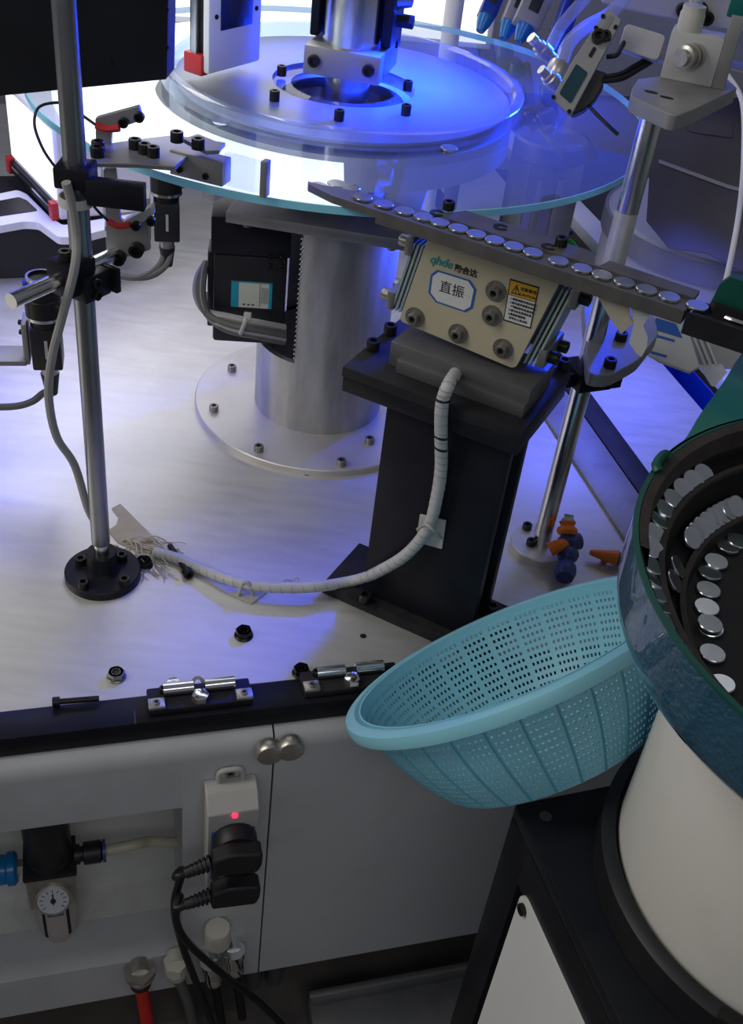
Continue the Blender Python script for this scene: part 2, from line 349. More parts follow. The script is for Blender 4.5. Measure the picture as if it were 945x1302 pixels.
# ================================================================ setting
FZ = -0.56
floor = MB().box((0.2, 1.2, FZ-0.02), (6, 5.4, 0.04)).build('floor', M['floor'], loc=(0.2, 1.2, FZ)); props(floor, kind='structure')
wb = MB().box((0.2, 3.9, 0.7), (6, 0.05, 2.52)).build('wall_back', M['wall'], loc=(0.2, 3.9, FZ)); props(wb, kind='structure')

# ================================================================ worktop and cabinet
U0, U1, V0, V1 = -1.30, 0.88, 0.722, 2.45
wt = thing('machine_worktop', 'large brushed aluminium worktop with a black front rail and two latches', 'worktop', UV(0.2, V0, 0))
MB(TF).box(((U0+U1)/2, (V0+V1)/2, -0.008), (U1-U0, V1-V0, 0.016), bev=0.0015).build('tabletop', M['alu_top'], wt)
MB(TF).box(((U0+U1)/2, 0.7045, -0.0115), (U1-U0, 0.0345, 0.025), bev=0.0015).build('front_rail', M['black_ano'], wt)
MB(TF).box((0.6545, 1.45, 0.0025), (0.058, 1.4, 0.005), bev=0.001).build('inlaid_strip', M['strip'], wt)
MB(TF).box((0.7035, 1.45, 0.002), (0.034, 1.4, 0.004), bev=0.0008).build('dark_strip', M['black_dusty'], wt)
hole = MB(TF)
for px, py in ((468, 801), (330, 575)): pass
def latch(u, wide):
    """toggle latch on the black rail"""
    g = MB(TF @ Matrix.Translation((u, 0.7085, 0.001)))
    b = g.box((0, 0, 0.004), (0.100, 0.030, 0.008), bev=0.002).build('latch_base', M['black_dusty'], wt)
    for s in (-1, 1):
        MB(TF @ Matrix.Translation((u, 0.7085, 0.001))).cyl((s*0.014-0.0145+s*0.006, 0.006, 0.013), (s*0.014+0.0145+s*0.006, 0.006, 0.013), 0.0062, n=20).build('barrel', M['chrome'], b)
        MB(TF @ Matrix.Translation((u, 0.7085, 0.001))).box((s*0.042, -0.008, 0.0095), (0.016, 0.013, 0.004), bev=0.001).build('end_plate', M['nickel'], b)
        screw(b, UV(u+s*0.042, 0.7005, 0.0125), (0, 0, 1), 0.0036, 0.002, 'screw_grey')
    MB(TF @ Matrix.Translation((u, 0.7085, 0.001))).lathe([(0, 0), (0.0085, 0), (0.0085, 0.006), (0.005, 0.007), (0, 0.007)], 6, Matrix.Translation((0.0, -0.006, 0.008))).build('hex_nut', M['chrome'], b)
    screw(b, UV(u-0.034, 0.7165, 0.009), (0, 0, 1), 0.0042, 0.006)
lp = P(254, 886, 0.004); latch(lp.dot(TU), 0)
lp = P(447, 869, 0.004); latch(lp.dot(TU), 1)
MB(TF).box((P(172, 917, 0).dot(TU), 0.695, 0.0012), (0.0016, 0.016, 0.001)).build('rail_joint', M['dust'], wt)
# small drilled holes in the worktop
for px, py in ((462, 809), (390, 603), (352, 583)):
    MB().lathe([(0, 0), (0.0026, 0), (0.0036, 0.0004), (0, 0.0004)], 14, Matrix.Translation(P(px, py, 0))).build('screw_hole', M['screw_hole'], wt)

CV = 0.6723                                                    # plane of the cabinet front
CB = -0.468
cab = thing('machine_cabinet', 'grey enamel machine cabinet under the worktop, with a recess and a door', 'cabinet', UV(0.2, CV, CB))
def bevel_top(u0, u1, name):
    """front sheet with the rolled top edge, solid"""
    prof = [(CV, CB), (CV, -0.046), (CV+0.0015, -0.037), (CV+0.006, -0.0295), (CV+0.0125, -0.0245), (CV+0.045, -0.0245), (CV+0.045, CB)]
    return prof
RU, RZ0, RZ1 = 0.0655, -0.117, -0.392                            # recess: right edge, top, bottom
def side_prism(prof, u0, u1):
    """extrude a (v, z) profile along u"""
    v = [(u0, p[0], p[1]) for p in prof]+[(u1, p[0], p[1]) for p in prof]; n = len(prof)
    f = [tuple(range(n)), tuple(range(2*n-1, n-1, -1))]+[(i, n+i, n+(i+1) % n, (i+1) % n) for i in range(n)]
    return v, f
b = MB(TF)
top = [(CV, RZ0), (CV, -0.046), (CV+0.0015, -0.037), (CV+0.006, -0.0295), (CV+0.0125, -0.0245), (CV+0.06, -0.0245), (CV+0.06, RZ0)]
b._add(*side_prism(top, U0, RU))                                 # above the recess
full = [(CV, CB), (CV, -0.046), (CV+0.0015, -0.037), (CV+0.006, -0.0295), (CV+0.0125, -0.0245), (CV+0.06, -0.0245), (CV+0.06, CB)]
b._add(*side_prism(full, RU, 0.1555))                            # between recess and door
b._add(*side_prism([(CV, CB), (CV, RZ1), (CV+0.06, RZ1), (CV+0.06, CB)], U0, RU))   # sill below the recess
b.build('front_panel', M['cab'], cab)
r = MB(TF)
RD = 0.105
r.box(((U0+RU)/2, CV+RD, (RZ0+RZ1)/2), (RU-U0, 0.004, RZ0-RZ1+0.12))      # back of the recess
r.box(((U0+RU)/2, (CV+RD+CV+0.0602)/2, RZ1-0.004), (RU-U0, RD-0.0602, 0.008))
r.box((RU+0.004, (CV+0.06+CV+RD)/2, (RZ0+RZ1)/2), (0.008, RD-0.06, RZ0-RZ1+0.12))
r.build('recess_lining', M['cab_in'], cab)
dv, df = side_prism(full, 0.1575, U1-0.002)
d = MB(TF); d._add(dv, df); door = d.build('door', M['cab'], cab)
bd = MB(TF); bd.box(((U0+U1)/2, 1.55, (CB-0.03)/2), (U1-U0-0.01, 1.53, -CB-0.03)); bd.build('cabinet_body', M['cab_in'], cab)
kb = [(343, 958), (370, 953)]
for i, (px, py) in enumerate(kb):
    p = PL(px, py, UV(0, CV-0.012, 0), TV)
    k = MB(); T, L = align(p+TV*0.014, p-TV*0.004)
    k.lathe([(0, 0), (0.005, 0), (0.005, 0.004), (0.0125, 0.005), (0.0135, 0.007), (0.0135, 0.016), (0.0125, 0.0178), (0.011, 0.0182), (0, 0.0182)], 24, T)
    k.build('latch_knob', M['nickel'], cab if i == 0 else door)

# ================================================================ floor level things under the cabinet edge
fg = thing('floor_channel', 'dull grey metal channel on the dark floor below the cabinet', 'channel', P(520, 1290, FZ))
pch = P(520, 1290, FZ)
MB(frame(pch, TA)).box((0.02, 0, 0.012), (0.30, 0.07, 0.024), bev=0.003).build('channel_bar', M['alu_grey'], fg)
MB(frame(pch, TA)).box((0.02, 0.028, 0.034), (0.30, 0.010, 0.024), bev=0.002).build('upturned_flange', M['alu_grey'], fg)
rc = 0
for px, lab in ((472/1, 0),): pass
for k, (px, py, w) in enumerate(((322, 1240, 0.016), (349, 1236, 0.017))):
    p = PL(px, py, UV(0, CV+0.035, 0), TV)
    t = thing('levelling_pad', ['small grey foot with a red pad left of the door gap', 'small grey foot with a red pad under the door edge'][k], 'pad', (p.x, p.y, FZ))
    MB().cyl((p.x, p.y, FZ), (p.x, p.y, CB-0.022), 0.011, n=16).build('stem', M['steel_dark'], t)
    MB().lathe([(0, 0), (w*0.62, 0), (w*0.62, 0.014), (0, 0.014)], 18, Matrix.Translation((p.x, p.y, CB-0.022))).build('red_pad', M['red_dk'], t)
    MB().lathe([(0, 0), (w*0.6, 0), (w*0.6, 0.008), (0, 0.008)], 6, Matrix.Translation((p.x, p.y, CB-0.008))).build('foot_nut', M['lt_grey'], t)

# ================================================================ turntable column with glass disc
CX, CY = -0.0944, 1.2568
colm = thing('turntable_column', 'thick cast aluminium column on a round bolted base plate', 'column', (CX, CY, 0))
MB().lathe([(0, 0), (0.1672, 0), (0.1672, 0.0078), (0.1660, 0.009), (0, 0.009)], 96, Matrix.Translation((CX, CY, 0))).build('base_plate', M['disc_alu'], colm)
T0 = Matrix.Translation((CX, CY, 0.009))
R0 = 0.0865
MB().lathe([(R0-0.008, 0), (R0, 0), (R0, 0.10), (R0-0.008, 0.10)], 72, T0).build('tube_foot', M['alu'], colm)
A0, A1 = math.radians(-108), math.radians(136)                     # the upper tube is open to the left, where the motor sits
ub = MB(); ub.lathe([(R0-0.008, 0.10), (R0, 0.10), (R0, 0.282), (R0-0.008, 0.282)], 60, T0, A0, A1)
for a in (A0, A1):
    c, s_ = math.cos(a), math.sin(a); q = [(r_*c, r_*s_, z) for r_, z in ((R0-0.008, 0.10), (R0, 0.10), (R0, 0.282), (R0-0.008, 0.282))]
    ub._add(q, [(0, 1, 2, 3)], T0)
ub.build('tube', M['alu'], colm)
w = MB()
ax, ay = CX+math.cos(A0)*(R0+0.0008), CY+math.sin(A0)*(R0+0.0008)
for k in range(26):
    z = 0.118+k*0.0064
    w.lathe([(0, -0.0030), (0.0010, -0.0016), (0.0012, 0), (0.0010, 0.0016), (0, 0.0030)], 8, Matrix.Translation((ax, ay, z)) @ Matrix.Rotation(0.6, 4, 'Y'))
w.build('weld_bead', M['steel'], colm)
for px, py in ((295, 468), (272, 519), (329, 570), (434, 588), (470, 560)):
    screw(colm, P(px, py+3, 0.009), (0, 0, 1), 0.0062, 0.0085, 'screw_grey')
# cap plate above the column
cp = [P(334, 262, 0.306), P(474, 262, 0.306)]
ang = math.degrees(math.atan2(cp[1].y-cp[0].y, cp[1].x-cp[0].x))
CM = frame((CX, CY, 0), -4)
MB(CM).box((0.0, 0.0, 0.2985), (0.215, 0.215, 0.013), bev=0.001).build('cap_plate', M['alu_grey'], colm)
for sx in (-1, 1):
    p = CM @ Vector((sx*0.085, -0.095, 0.292)); screw(colm, p, (0, 0, -1), 0.005, 0.006, 'screw_grey')
MB().lathe([(0, 0.305), (0.062, 0.305), (0.062, 0.345), (0.085, 0.350), (0.085, 0.372), (0, 0.372)], 48, Matrix.Translation((CX, CY, 0))).build('bearing_housing', M['alu_grey'], colm)
MB(CM).box((-0.02, -0.055, 0.350), (0.13, 0.05, 0.050), bev=0.003).build('sensor_box', M['lt_grey'], colm)

# motor hanging in the open side of the column
MA = 8
mo = thing('drive_motor', 'black box drive motor hung beside the aluminium column', 'motor', (-0.196, 1.222, 0.135))
MF = frame((-0.188, 1.222, 0), MA)
MB(MF).box((0.0, 0, 0.185), (0.088, 0.085, 0.118), bev=0.004).build('motor_body', M['black_plastic'], mo)
MB(MF).box((0.0, 0, 0.268), (0.094, 0.090, 0.046), bev=0.002).build('gear_head', M['black_ano'], mo)
MB(MF).box((0.004, 0.0, 0.132), (0.07, 0.07, 0.014), bev=0.003).build('motor_end_cap', M['black_plastic'], mo)
MB(MF).box((-0.0475, -0.01, 0.19), (0.008, 0.04, 0.10), bev=0.002).build('side_rib', M['black_plastic'], mo)
MB(MF).box((-0.0495, -0.005, 0.157), (0.014, 0.03, 0.022), bev=0.002).build('connector', M['black_plastic'], mo)
for i in range(4):
    p = MF @ Vector((0.024+(i % 2)*0.013, -0.0455, 0.246-(i//2)*0.011)); screw(mo, p, MF.to_3x3() @ Vector((0, -1, 0)), 0.0028, 0.003)
lo = MF @ Vector((0, -0.0428, 0)); ln = MF.to_3x3() @ Vector((0, -1, 0)); lx = MF.to_3x3() @ Vector((1, 0, 0)); lz = Vector((0, 0, 1))
lc = PL(320, 375, lo, ln); pw = (PL(345, 376, lo, ln)-PL(293, 374, lo, ln)).length; ph = 0.0345
lab = MB(); 
def plate(mb, c, x, y, w, h, off, t=0.0003):
    n = Vector(x).cross(Vector(y)); c = Vector(c)+n*off
    q = [c-x*w/2-y*h/2, c+x*w/2-y*h/2, c+x*w/2+y*h/2, c-x*w/2+y*h/2]
    return mb.poly3(q, n*t)
lb = plate(MB(), lc, lx, lz, pw, ph, 0).build('rating_label', M['label_cream'], mo)
sb = MB(); plate(sb, lc-lx*pw*0.41, lx, lz, pw*0.18, ph, 0.0003); plate(sb, lc+lx*pw*0.46, lx, lz, pw*0.08, ph, 0.0003); plate(sb, lc+lz*ph*0.48, lx, lz, pw, ph*0.04, 0.0003)
sb.build('cyan_border', M['label_cyan'], lb)
sb = MB(); plate(sb, lc+lx*pw*0.20, lx, lz, pw*0.012, ph*0.9, 0.0003)
for k in range(5): plate(sb, lc+lx*pw*(0.25+k*0.035), lx, lz, pw*0.008, ph*0.62, 0.0003)
for k in range(3): plate(sb, lc-lx*pw*(0.18-k*0.11)-lz*ph*0.38, lx, lz, pw*0.06, ph*0.05, 0.0003)
sb.build('label_print', M['ink_black'], lb)
# motor cables
cb = thing('motor_cable_bundle', 'bundle of grey cables looping out of the black motor', 'cables', P(262, 380, 0.15))
yy = 1.165
def cpt(px, py, y): return PY(px, py, y)
for k in range(6):
    o = (k % 3)*0.0075; q = (k//3)*0.006
    pts = [cpt(262, 335, 1.20), cpt(252+k*1.2, 352, 1.18-q), cpt(250+k*1.5, 375+k, 1.17-q), cpt(262+k, 396+k*1.5, 1.165-q), cpt(290, 403+k*3.2, 1.16-q), cpt(325, 410+k*3.3, 1.158-q), cpt(362, 417+k*3.4, 1.175-q)]
    MB().tube(pts, 0.0049, 8, 6).build('cable', M['cord_grey' if k % 2 == 0 else 'cord_dk'], cb)
p = cpt(312, 412, 1.150)
z = MB(); z.tube([cpt(314, 400, 1.148), cpt(311, 411, 1.142), cpt(306, 424, 1.148)], 0.0028, 8, 5); z.box(cpt(315, 402, 1.146), (0.009, 0.006, 0.009), bev=0.001)
z.build('cable_tie', M['cream_pl'], cb)

# ---------------------------------------------------------------- glass disc, platter, hub
GZ = 0.430; GR = 0.3495
gd = thing('glass_turntable', 'big clear glass disc with cyan edges carrying the blue-lit steel platter', 'turntable', (CX, CY, 0.385))
TG = Matrix.Translation((CX, CY, 0))
MB().lathe([(0.06, GZ-0.008), (GR, GZ-0.008), (GR, GZ), (0.06, GZ), (0.06, GZ-0.008)], 128, TG).build('glass_disc', M['disc_glass'], gd)
MB().lathe([(GR+0.0002, GZ-0.0078), (GR+0.0010, GZ-0.0074), (GR+0.0010, GZ-0.0006), (GR+0.0002, GZ-0.0002), (GR+0.0002, GZ-0.0078)], 128, TG).build('glass_edge', M['glass_edge'], gd)
PRr = 0.190
HR = 0.0815
MB().lathe([(HR, GZ), (PRr, GZ), (PRr, GZ+0.003), (HR, GZ+0.003), (HR, GZ)], 96, TG).build('platter', M['platter'], gd)
MB().lathe([(PRr+0.002, GZ), (PRr+0.015, GZ), (PRr+0.015, GZ+0.016), (PRr+0.011, GZ+0.018), (PRr+0.005, GZ+0.018), (PRr+0.002, GZ+0.015), (PRr+0.002, GZ)], 96, TG).build('clear_rim', M['frost'], gd)
hb = MB(); hb.lathe([(HR, GZ+0.0033), (HR, 0.405), (0.069, 0.405), (0.069, 0.398), (0.062, 0.398), (0.062, 0.395), (0.0585, 0.395), (0.0585, 0.36), (0, 0.36)], 72, TG)
hb.build('hub_well', M['steel_dark'], gd)
MB().lathe([(0.0585, 0.4115), (0.0625, 0.4115), (0.0625, 0.3955), (0.0585, 0.3955), (0.0585, 0.4115)], 64, TG).build('bearing_ring', M['chrome'], gd)
MB().lathe([(0.07, 0.419), (0.196, 0.419), (0.196, 0.384), (0.07, 0.384)], 72, TG).build('under_drum', M['lt_grey'], gd)
for px, py in ((358, 93), (349, 125), (518, 112), (516, 143), (431, 150)):
    screw(gd, P(px, py+3, GZ+0.003), (0, 0, 1), 0.0055, 0.011)
# glowing arc plate added below the left of the glass, standing for a white reflection
rl = thing('reflection_arc', 'bright curved plate added under the left half of the glass disc, in place of a reflection', 'lamp', (CX, CY, 0.36))
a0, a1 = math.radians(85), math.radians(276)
q = MB(); q.lathe([(0.212, 0.411), (0.322, 0.411), (0.322, 0.419), (0.212, 0.419), (0.212, 0.411)], 64, TG, a0, a1); q.build('glow_plate', M['arc_glow'], rl)
for a in (a0+0.3, (a0+a1)/2, a1-0.55):
    MB(TG @ rotz(a)).box((0.163, 0, 0.3745), (0.150, 0.016, 0.008), bev=0.001).build('added_arc_bar', M['bracket'], rl)
    MB(TG @ rotz(a)).box((0.245, 0, 0.3905), (0.018, 0.016, 0.040), bev=0.001).build('added_arc_block', M['bracket'], rl)

# ---------------------------------------------------------------- fixed spindle over the hub
sp = thing('spindle_clamp', 'vertical steel spindle held by a grey split clamp above the hub', 'spindle', (CX, CY, 0.36))
SX, SY = CX+0.004, CY-0.002
MB().cyl((SX, SY, 0.366), (SX, SY, 0.72), 0.0255, n=40).build('spindle', M['steel'], sp)
MB().cyl((SX, SY, 0.466), (SX, SY, 0.74), 0.0315, n=40).build('sleeve', M['steel'], sp)
SF = frame((SX, SY, 0), -9)
MB(SF).box((0, -0.026, 0.463), (0.086, 0.022, 0.030), bev=0.001).build('clamp_front', M['bracket'], sp)
MB(SF).box((0, 0.022, 0.463), (0.086, 0.070, 0.029), bev=0.001).build('clamp_back', M['alu_grey'], sp)
MB(SF).box((0.0, 0.046, 0.58), (0.092, 0.014, 0.22), bev=0.002).build('back_plate', M['black_ano'], sp)
MB(SF).box((0.040, 0.020, 0.56), (0.012, 0.05, 0.16), bev=0.002).build('side_plate', M['black_ano'], sp)
MB(SF).box((-0.042, 0.020, 0.56), (0.010, 0.05, 0.16), bev=0.002).build('side_plate', M['black_ano'], sp)
fx = SF.to_3x3() @ Vector((0, -1, 0)); sx_ = SF.to_3x3() @ Vector((1, 0, 0))
for s in (-1, 1):
    screw(sp, SF @ Vector((s*0.031, -0.037, 0.463)), fx, 0.0068, 0.004)
kn = MB(); kn.cyl(SF @ Vector((0.046, 0.02, 0.53)), SF @ Vector((0.060, 0.02, 0.53)), 0.014, 0.010, 20); kn.build('side_knob', M['steel_dark'], sp)
kn = MB(); kn.cyl(SF @ Vector((0.046, 0.02, 0.505)), SF @ Vector((0.064, 0.02, 0.505)), 0.0075, n=6); kn.build('side_bolt', M['screw'], sp)
kn = MB(); kn.cyl(SF @ Vector((-0.048, 0.02, 0.525)), SF @ Vector((-0.054, 0.02, 0.525)), 0.014, n=20); kn.build('side_knob', M['acrylic'], sp)

# ================================================================ black pedestal
PA = -23.6
ped = thing('black_pedestal', 'black bolted pedestal stand with a cable clipped to its front plate', 'stand', (0.0605, 0.872, 0))
pb = P(461, 752, 0.014); PF = frame((pb.x, pb.y, 0), PA)            # local x along the front face, y to the back
MB(PF).box((0.0595, 0.029, 0.007), (0.205, 0.085, 0.014), bev=0.001).build('foot_plate', M['black_dusty'], ped)
MB(PF).box((0.0645, 0.006, 0.138), (0.129, 0.012, 0.248), bev=0.0008).build('front_plate', M['black_ano'], ped)
MB(PF).box((0.0645, 0.050, 0.138), (0.129, 0.012, 0.248), bev=0.0008).build('back_plate', M['black_ano'], ped)
MB(PF).box((0.0645, 0.028, 0.138), (0.10, 0.032, 0.248)).build('core_block', M['black_paint'], ped)
MB(PF).box((0.048, 0.049, 0.270), (0.182, 0.126, 0.016), bev=0.001).build('lower_top_plate', M['black_ano'], ped)
MB(PF).box((0.048, 0.049, 0.2835), (0.184, 0.128, 0.011), bev=0.001).build('upper_top_plate', M['black_dusty'], ped)
for px, py, z in ((460, 763, 0.014), (622, 777, 0.014)):
    p = P(px, py, z)
    sl = MB(frame((p.x, p.y, z), PA)); sl.prism([(0.0155*math.cos(a)*1.0+(0.012 if math.cos(a) > 0 else -0.012)-0.0155*math.cos(a)*0.55, 0.0065*math.sin(a)) for a in [2*PI*i/20 for i in range(20)]], 0.0, 0.0006)
    sl.build('slot', M['screw_hole'], ped)
    screw(ped, p+Vector((0.003, 0, 0.0006)), (0, 0, 1), 0.0075, 0.009)
PT = 0.289
for px, py in ((474, 440), (629, 494), (668, 480), (716, 464), (496, 420)):
    p = P(px, py+4, PT); screw(ped, p, (0, 0, 1), 0.0068, 0.010 if py != 480 else 0.014)
for px, py in ((508, 458), (663, 512)):
    MB().lathe([(0, 0), (0.0028, 0), (0.0034, 0.0004), (0, 0.0004)], 14, Matrix.Translation(P(px, py, PT))).build('tapped_hole', M['screw_hole'], ped)

# ================================================================ linear feeder drive (cream box on the pedestal)
FO = 0.908                                                           # face plane: y at x = 0
fdx = Vector((math.cos(math.radians(PA)), math.sin(math.radians(PA)), 0)); fdn = Vector((fdx.y, -fdx.x, 0)); fz = Vector((0, 0, 1))
fo = Vector((0, FO, 0))
def FP(px, py, off=0.0): return PL(px, py, fo+fdn*off, fdn)
fd = thing('linear_feeder', 'cream vibratory feeder drive box with a blue label and a warning sticker', 'feeder', FP(580, 440))
cor = [FP(507, 408), FP(655, 470), FP(716, 352), FP(545, 300)]
bb = MB()
def inset(poly, f):
    c = sum((Vector(q) for q in poly), Vector())/len(poly); return [c+(Vector(q)-c)*f for q in poly]
def rounded(poly, r, n=4):
    out = []
    for i, q in enumerate(poly):
        a = (poly[i-1]-q).normalized(); b_ = (poly[(i+1) % len(poly)]-q).normalized()
        for k in range(n+1):
            t = k/n; out.append((q+a*r)*(1-t)**2+q*2*t*(1-t)+(q+b_*r)*t*t)
    return out
MB().poly3(rounded(cor, 0.006), -fdn*0.0035).build('cover_plate', M['beige'], fd, bevel=0.0005)
core = inset(cor, 0.93)
MB().poly3([c-fdn*0.0037 for c in core], -fdn*0.050).build('drive_core', M['steel_dark'], fd)
MB().poly3([c-fdn*0.054 for c in rounded(cor, 0.006)], -fdn*0.0035).build('rear_cover_plate', M['beige'], fd)
# leaf springs on both slanted ends
for e0, e1, s in ((cor[0], cor[3], -1), (cor[1], cor[2], 1)):
    ex = (e1-e0).normalized()
    for k in range(3):
        c0 = e0+ex*0.006+fdx*s*(0.003+k*0.0042)-fdn*0.006; c1 = e1-ex*0.014+fdx*s*(0.003+k*0.0042)-fdn*0.006
        MB().poly3([c0, c1, c1-fdn*0.044, c0-fdn*0.044], fdx*s*0.0022).build('leaf_spring', M['spring'], fd)
    for t, zz in ((0.16, 0), (0.80, 0)):
        blk0 = e0+(e1-e0)*t+fdx*s*0.0135
        mbk = MB(frame(blk0-fdn*0.028, PA)); mbk.box((s*0.003, 0, 0), (0.008, 0.046, 0.018), bev=0.001); mbk.build('spring_clamp', M['alu_grey'], fd)
        for dy in (-0.013, 0.013):
            screw(fd, blk0-fdn*(0.028+dy)+fdx*s*0.007, fdx*s, 0.0058, 0.009, 'screw' if s > 0 else 'screw_grey')
# base bar
b0 = FP(492, 428); b1 = FP(668, 500)
MB(PF).box((0.060, 0.046, PT+0.0125), (0.142, 0.062, 0.025), bev=0.001).build('base_bar', M['steel_dark2'], fd)
MB(PF).box((0.066, 0.012, PT+0.007), (0.13, 0.012, 0.014), bev=0.001).build('base_step', M['steel_dark2'], fd)
# top carrier below the rail
tc0 = FP(513, 283); tc1 = FP(716, 352)
MB().poly3([FP(516, 290, 0.002), FP(545, 303, 0.002), FP(722, 355, 0.002), FP(722, 346, 0.002), FP(600, 309, 0.002), FP(519, 289, 0.002)], -fdn*0.050).build('carrier_block', M['bracket'], fd)
for px, py in ((631, 370), (626, 401), (528, 403), (583, 424), (640, 443)):
    screw(fd, FP(px, py), fdn, 0.0056, 0.0075, 'screw_grey', washer=True)
# label with blue border
fy = (cor[3]-cor[0]); 
lbq = [FP(*q, 0.0002) for q in ((556, 343), (598, 356), (606, 368), (601, 392), (592, 397), (554, 384), (545, 372), (548, 349))]
lb = MB().poly3(lbq, fdn*0.0003).build('name_label', M['ink_blue'], fd)
MB().poly3([q+fdn*0.0002 for q in inset(lbq, 0.90)], fdn*0.0003).build('label_paper', M['label_white'], lb)
MB().poly3([q+fdn*0.0006 for q in (FP(552, 362), FP(599, 377), FP(599, 377.8), FP(552, 362.8))], fdn*0.0001).build('label_line', M['ink_black'], lb)
tx = FP(600, 376)-FP(552, 361); ty = FP(574, 350)-FP(571, 388)
text('handwriting', '直振', M['ink_black'], lb, FP(575, 368.5)+fdn*0.0006, tx, ty, 0.0125)
text('maker_mark', 'qhde', M['ink_teal'], fd, FP(561, 333)+fdn*0.0002, tx, ty, 0.0112, shear=0.25, bold=0.0002)
text('maker_mark', '勤合达', M['ink_black'], fd, FP(592.5, 345)+fdn*0.0002, tx, ty, 0.0074, bold=0.0002)
# warning sticker
wq = [FP(*q, 0.0002) for q in ((649, 354), (686, 365), (675, 418), (640, 407))]
wk = MB().poly3(wq, fdn*0.0003).build('warning_sticker', M['ink_black'], fd)
wi = inset(wq, 0.93)
def wl(s, t): return (wi[3]*(1-s)+wi[2]*s)*(1-t)+(wi[0]*(1-s)+wi[1]*s)*t
MB().poly3([wl(0, 0)+fdn*.0002, wl(1, 0)+fdn*.0002, wl(1, .64)+fdn*.0002, wl(0, .64)+fdn*.0002], fdn*0.0003).build('sticker_paper', M['label_white'], wk)
MB().poly3([wl(0, .66)+fdn*.0002, wl(1, .66)+fdn*.0002, wl(1, 1)+fdn*.0002, wl(0, 1)+fdn*.0002], fdn*0.0003).build('sticker_header', M['ink_yellow'], wk)
tri = MB(); A_, B_, C_ = wl(.08, .70)+fdn*.0005, wl(.42, .70)+fdn*.0005, wl(.25, .96)+fdn*.0005
cc = (A_+B_+C_)/3
for i, (a, b_) in enumerate(((A_, B_), (B_, C_), (C_, A_))):
    tri.poly3([a, b_, b_+(cc-b_)*.3, a+(cc-a)*.3], fdn*0.0001)
tri.build('warning_triangle', M['ink_black'], wk)
wx = wl(1, .5)-wl(0, .5); wy = wl(.5, 1)-wl(.5, 0)
text('warning_mark', '!', M['ink_black'], wk, wl(.25, .80)+fdn*.0006, wx, wy, 0.008)
text('warning_title', '注意事项', M['ink_black'], wk, wl(.69, .87)+fdn*.0006, wx, wy, 0.0038)
text('warning_title', 'CAUTION', M['ink_black'], wk, wl(.69, .74)+fdn*.0006, wx, wy, 0.0033)
for k, s in enumerate(('1.请使用额定电压电源', '2.请勿湿手触摸本机器', '  严禁拆卸和改造设备', '3.请勿在有易燃处使', '4.维修前请断电', '  非专业人员勿动')):
    text('warning_line', s, M['ink_black'], wk, wl(.10, .57-k*.097)+fdn*.0006, wx, wy, 0.0025, align_x='LEFT')

# ================================================================ track rail with coins
RZ = 0.437
ra, rb = P(425, 248, RZ), P(872, 394, RZ)
rx = (rb-ra).normalized(); rn = Vector((rx.y, -rx.x, 0)); RL = (rb-ra).length
RM = Matrix((rx, -rn, fz)).transposed().to_4x4(); RM.translation = ra      # local x along rail, y to the back, z up
tr = thing('coin_track', 'long grey steel track guiding coin blanks to the glass disc', 'track', ra)
wdt = ((P(735, 316, RZ)-ra).dot(-rn))
t_ = MB(RM)
t_.prism([(0.045, -0.003), (RL, -0.003), (RL, 0.030), (0.10, 0.030), (0.045, 0.027)], -0.0115, -0.0008)
t_.prism([(-0.032, 0.012), (-0.026, 0.004), (0.0, -0.003), (0.045, -0.003), (0.045, 0.027), (0.02, 0.026)], -0.0060, -0.0008)
t_.build('track_bed', M['rail'], tr)
MB(RM).prism([(-0.034, 0.010), (-0.030, 0.004), (0.0, -0.004), (0.046, -0.004), (0.046, -0.0005), (0.0, -0.0005), (-0.022, 0.0075)], -0.0062, 0.0006).poly3([(0.046, -0.004, 0.0006), (RL, -0.004, 0.0006), (RL, -0.004, -0.0108), (0.075, -0.004, -0.0108), (0.046, -0.004, -0.0062)], (0, 0.0035, 0)).build('front_lip', M['rail'], tr)
x0 = (P(581, 262, RZ)-ra).dot(rx); x1 = (P(757, 322, RZ)-ra).dot(rx)
MB(RM).prism([(x0-0.004, 0.0225), (x1+0.01, 0.0225), (x1, wdt), (x0+0.012, wdt+0.002)], -0.002, 0.0015).build('cover_plate', M['rail'], tr)
MB(RM).prism([(x1+0.012, 0.0225), (RL, 0.0225), (RL, wdt*0.80), (x1+0.016, wdt*0.86)], -0.002, 0.0015).build('cover_plate', M['rail'], tr)
for px, py in ((570, 263), (713, 309)):
    p = P(px, py+3, RZ+0.0015); screw(tr, p, (0, 0, 1), 0.0055, 0.0075)
for px, py in ((556, 271), (637, 289), (698, 314)):
    p = P(px, py, RZ+0.0015)
    MB(Matrix.Translation(p)).lathe([(0.0030, 0), (0.0068, 0), (0.0068, 0.0006), (0.0030, 0.0006), (0.0030, 0)], 18, None, 0.4, 5.6).build('slot', M['screw_hole'], tr)
coin_me = None
def coin_mesh(r=0.0090, t=0.0026):
    b = MB(); b.lathe([(0, 0), (r*0.94, 0), (r, t*0.2), (r, t*0.8), (r*0.94, t), (0, t)], 28); return b.mesh('coin_blank', M['coin'])
coin_me = coin_mesh()
def coin(pos, label, group=None, rot=(0, 0, 0), sc=1.0, quat=None):
    o = bpy.data.objects.new('coin_blank', coin_me); COL.objects.link(o); o.location = pos
    if quat is not None: o.rotation_mode = 'QUATERNION'; o.rotation_quaternion = quat
    else: o.rotation_euler = rot
    if sc != 1.0: o.scale = (sc,)*3
    return props(o, label, 'coin', group)
trk = [(462.5, 249), (489, 258), (514.7, 267), (537, 275.5), (560, 281), (583, 289), (605, 297), (628, 305), (652.6, 312.5), (677, 320.5), (708.5, 332), (738, 342), (764, 350), (792, 359.5), (820, 369), (849, 378.5)]
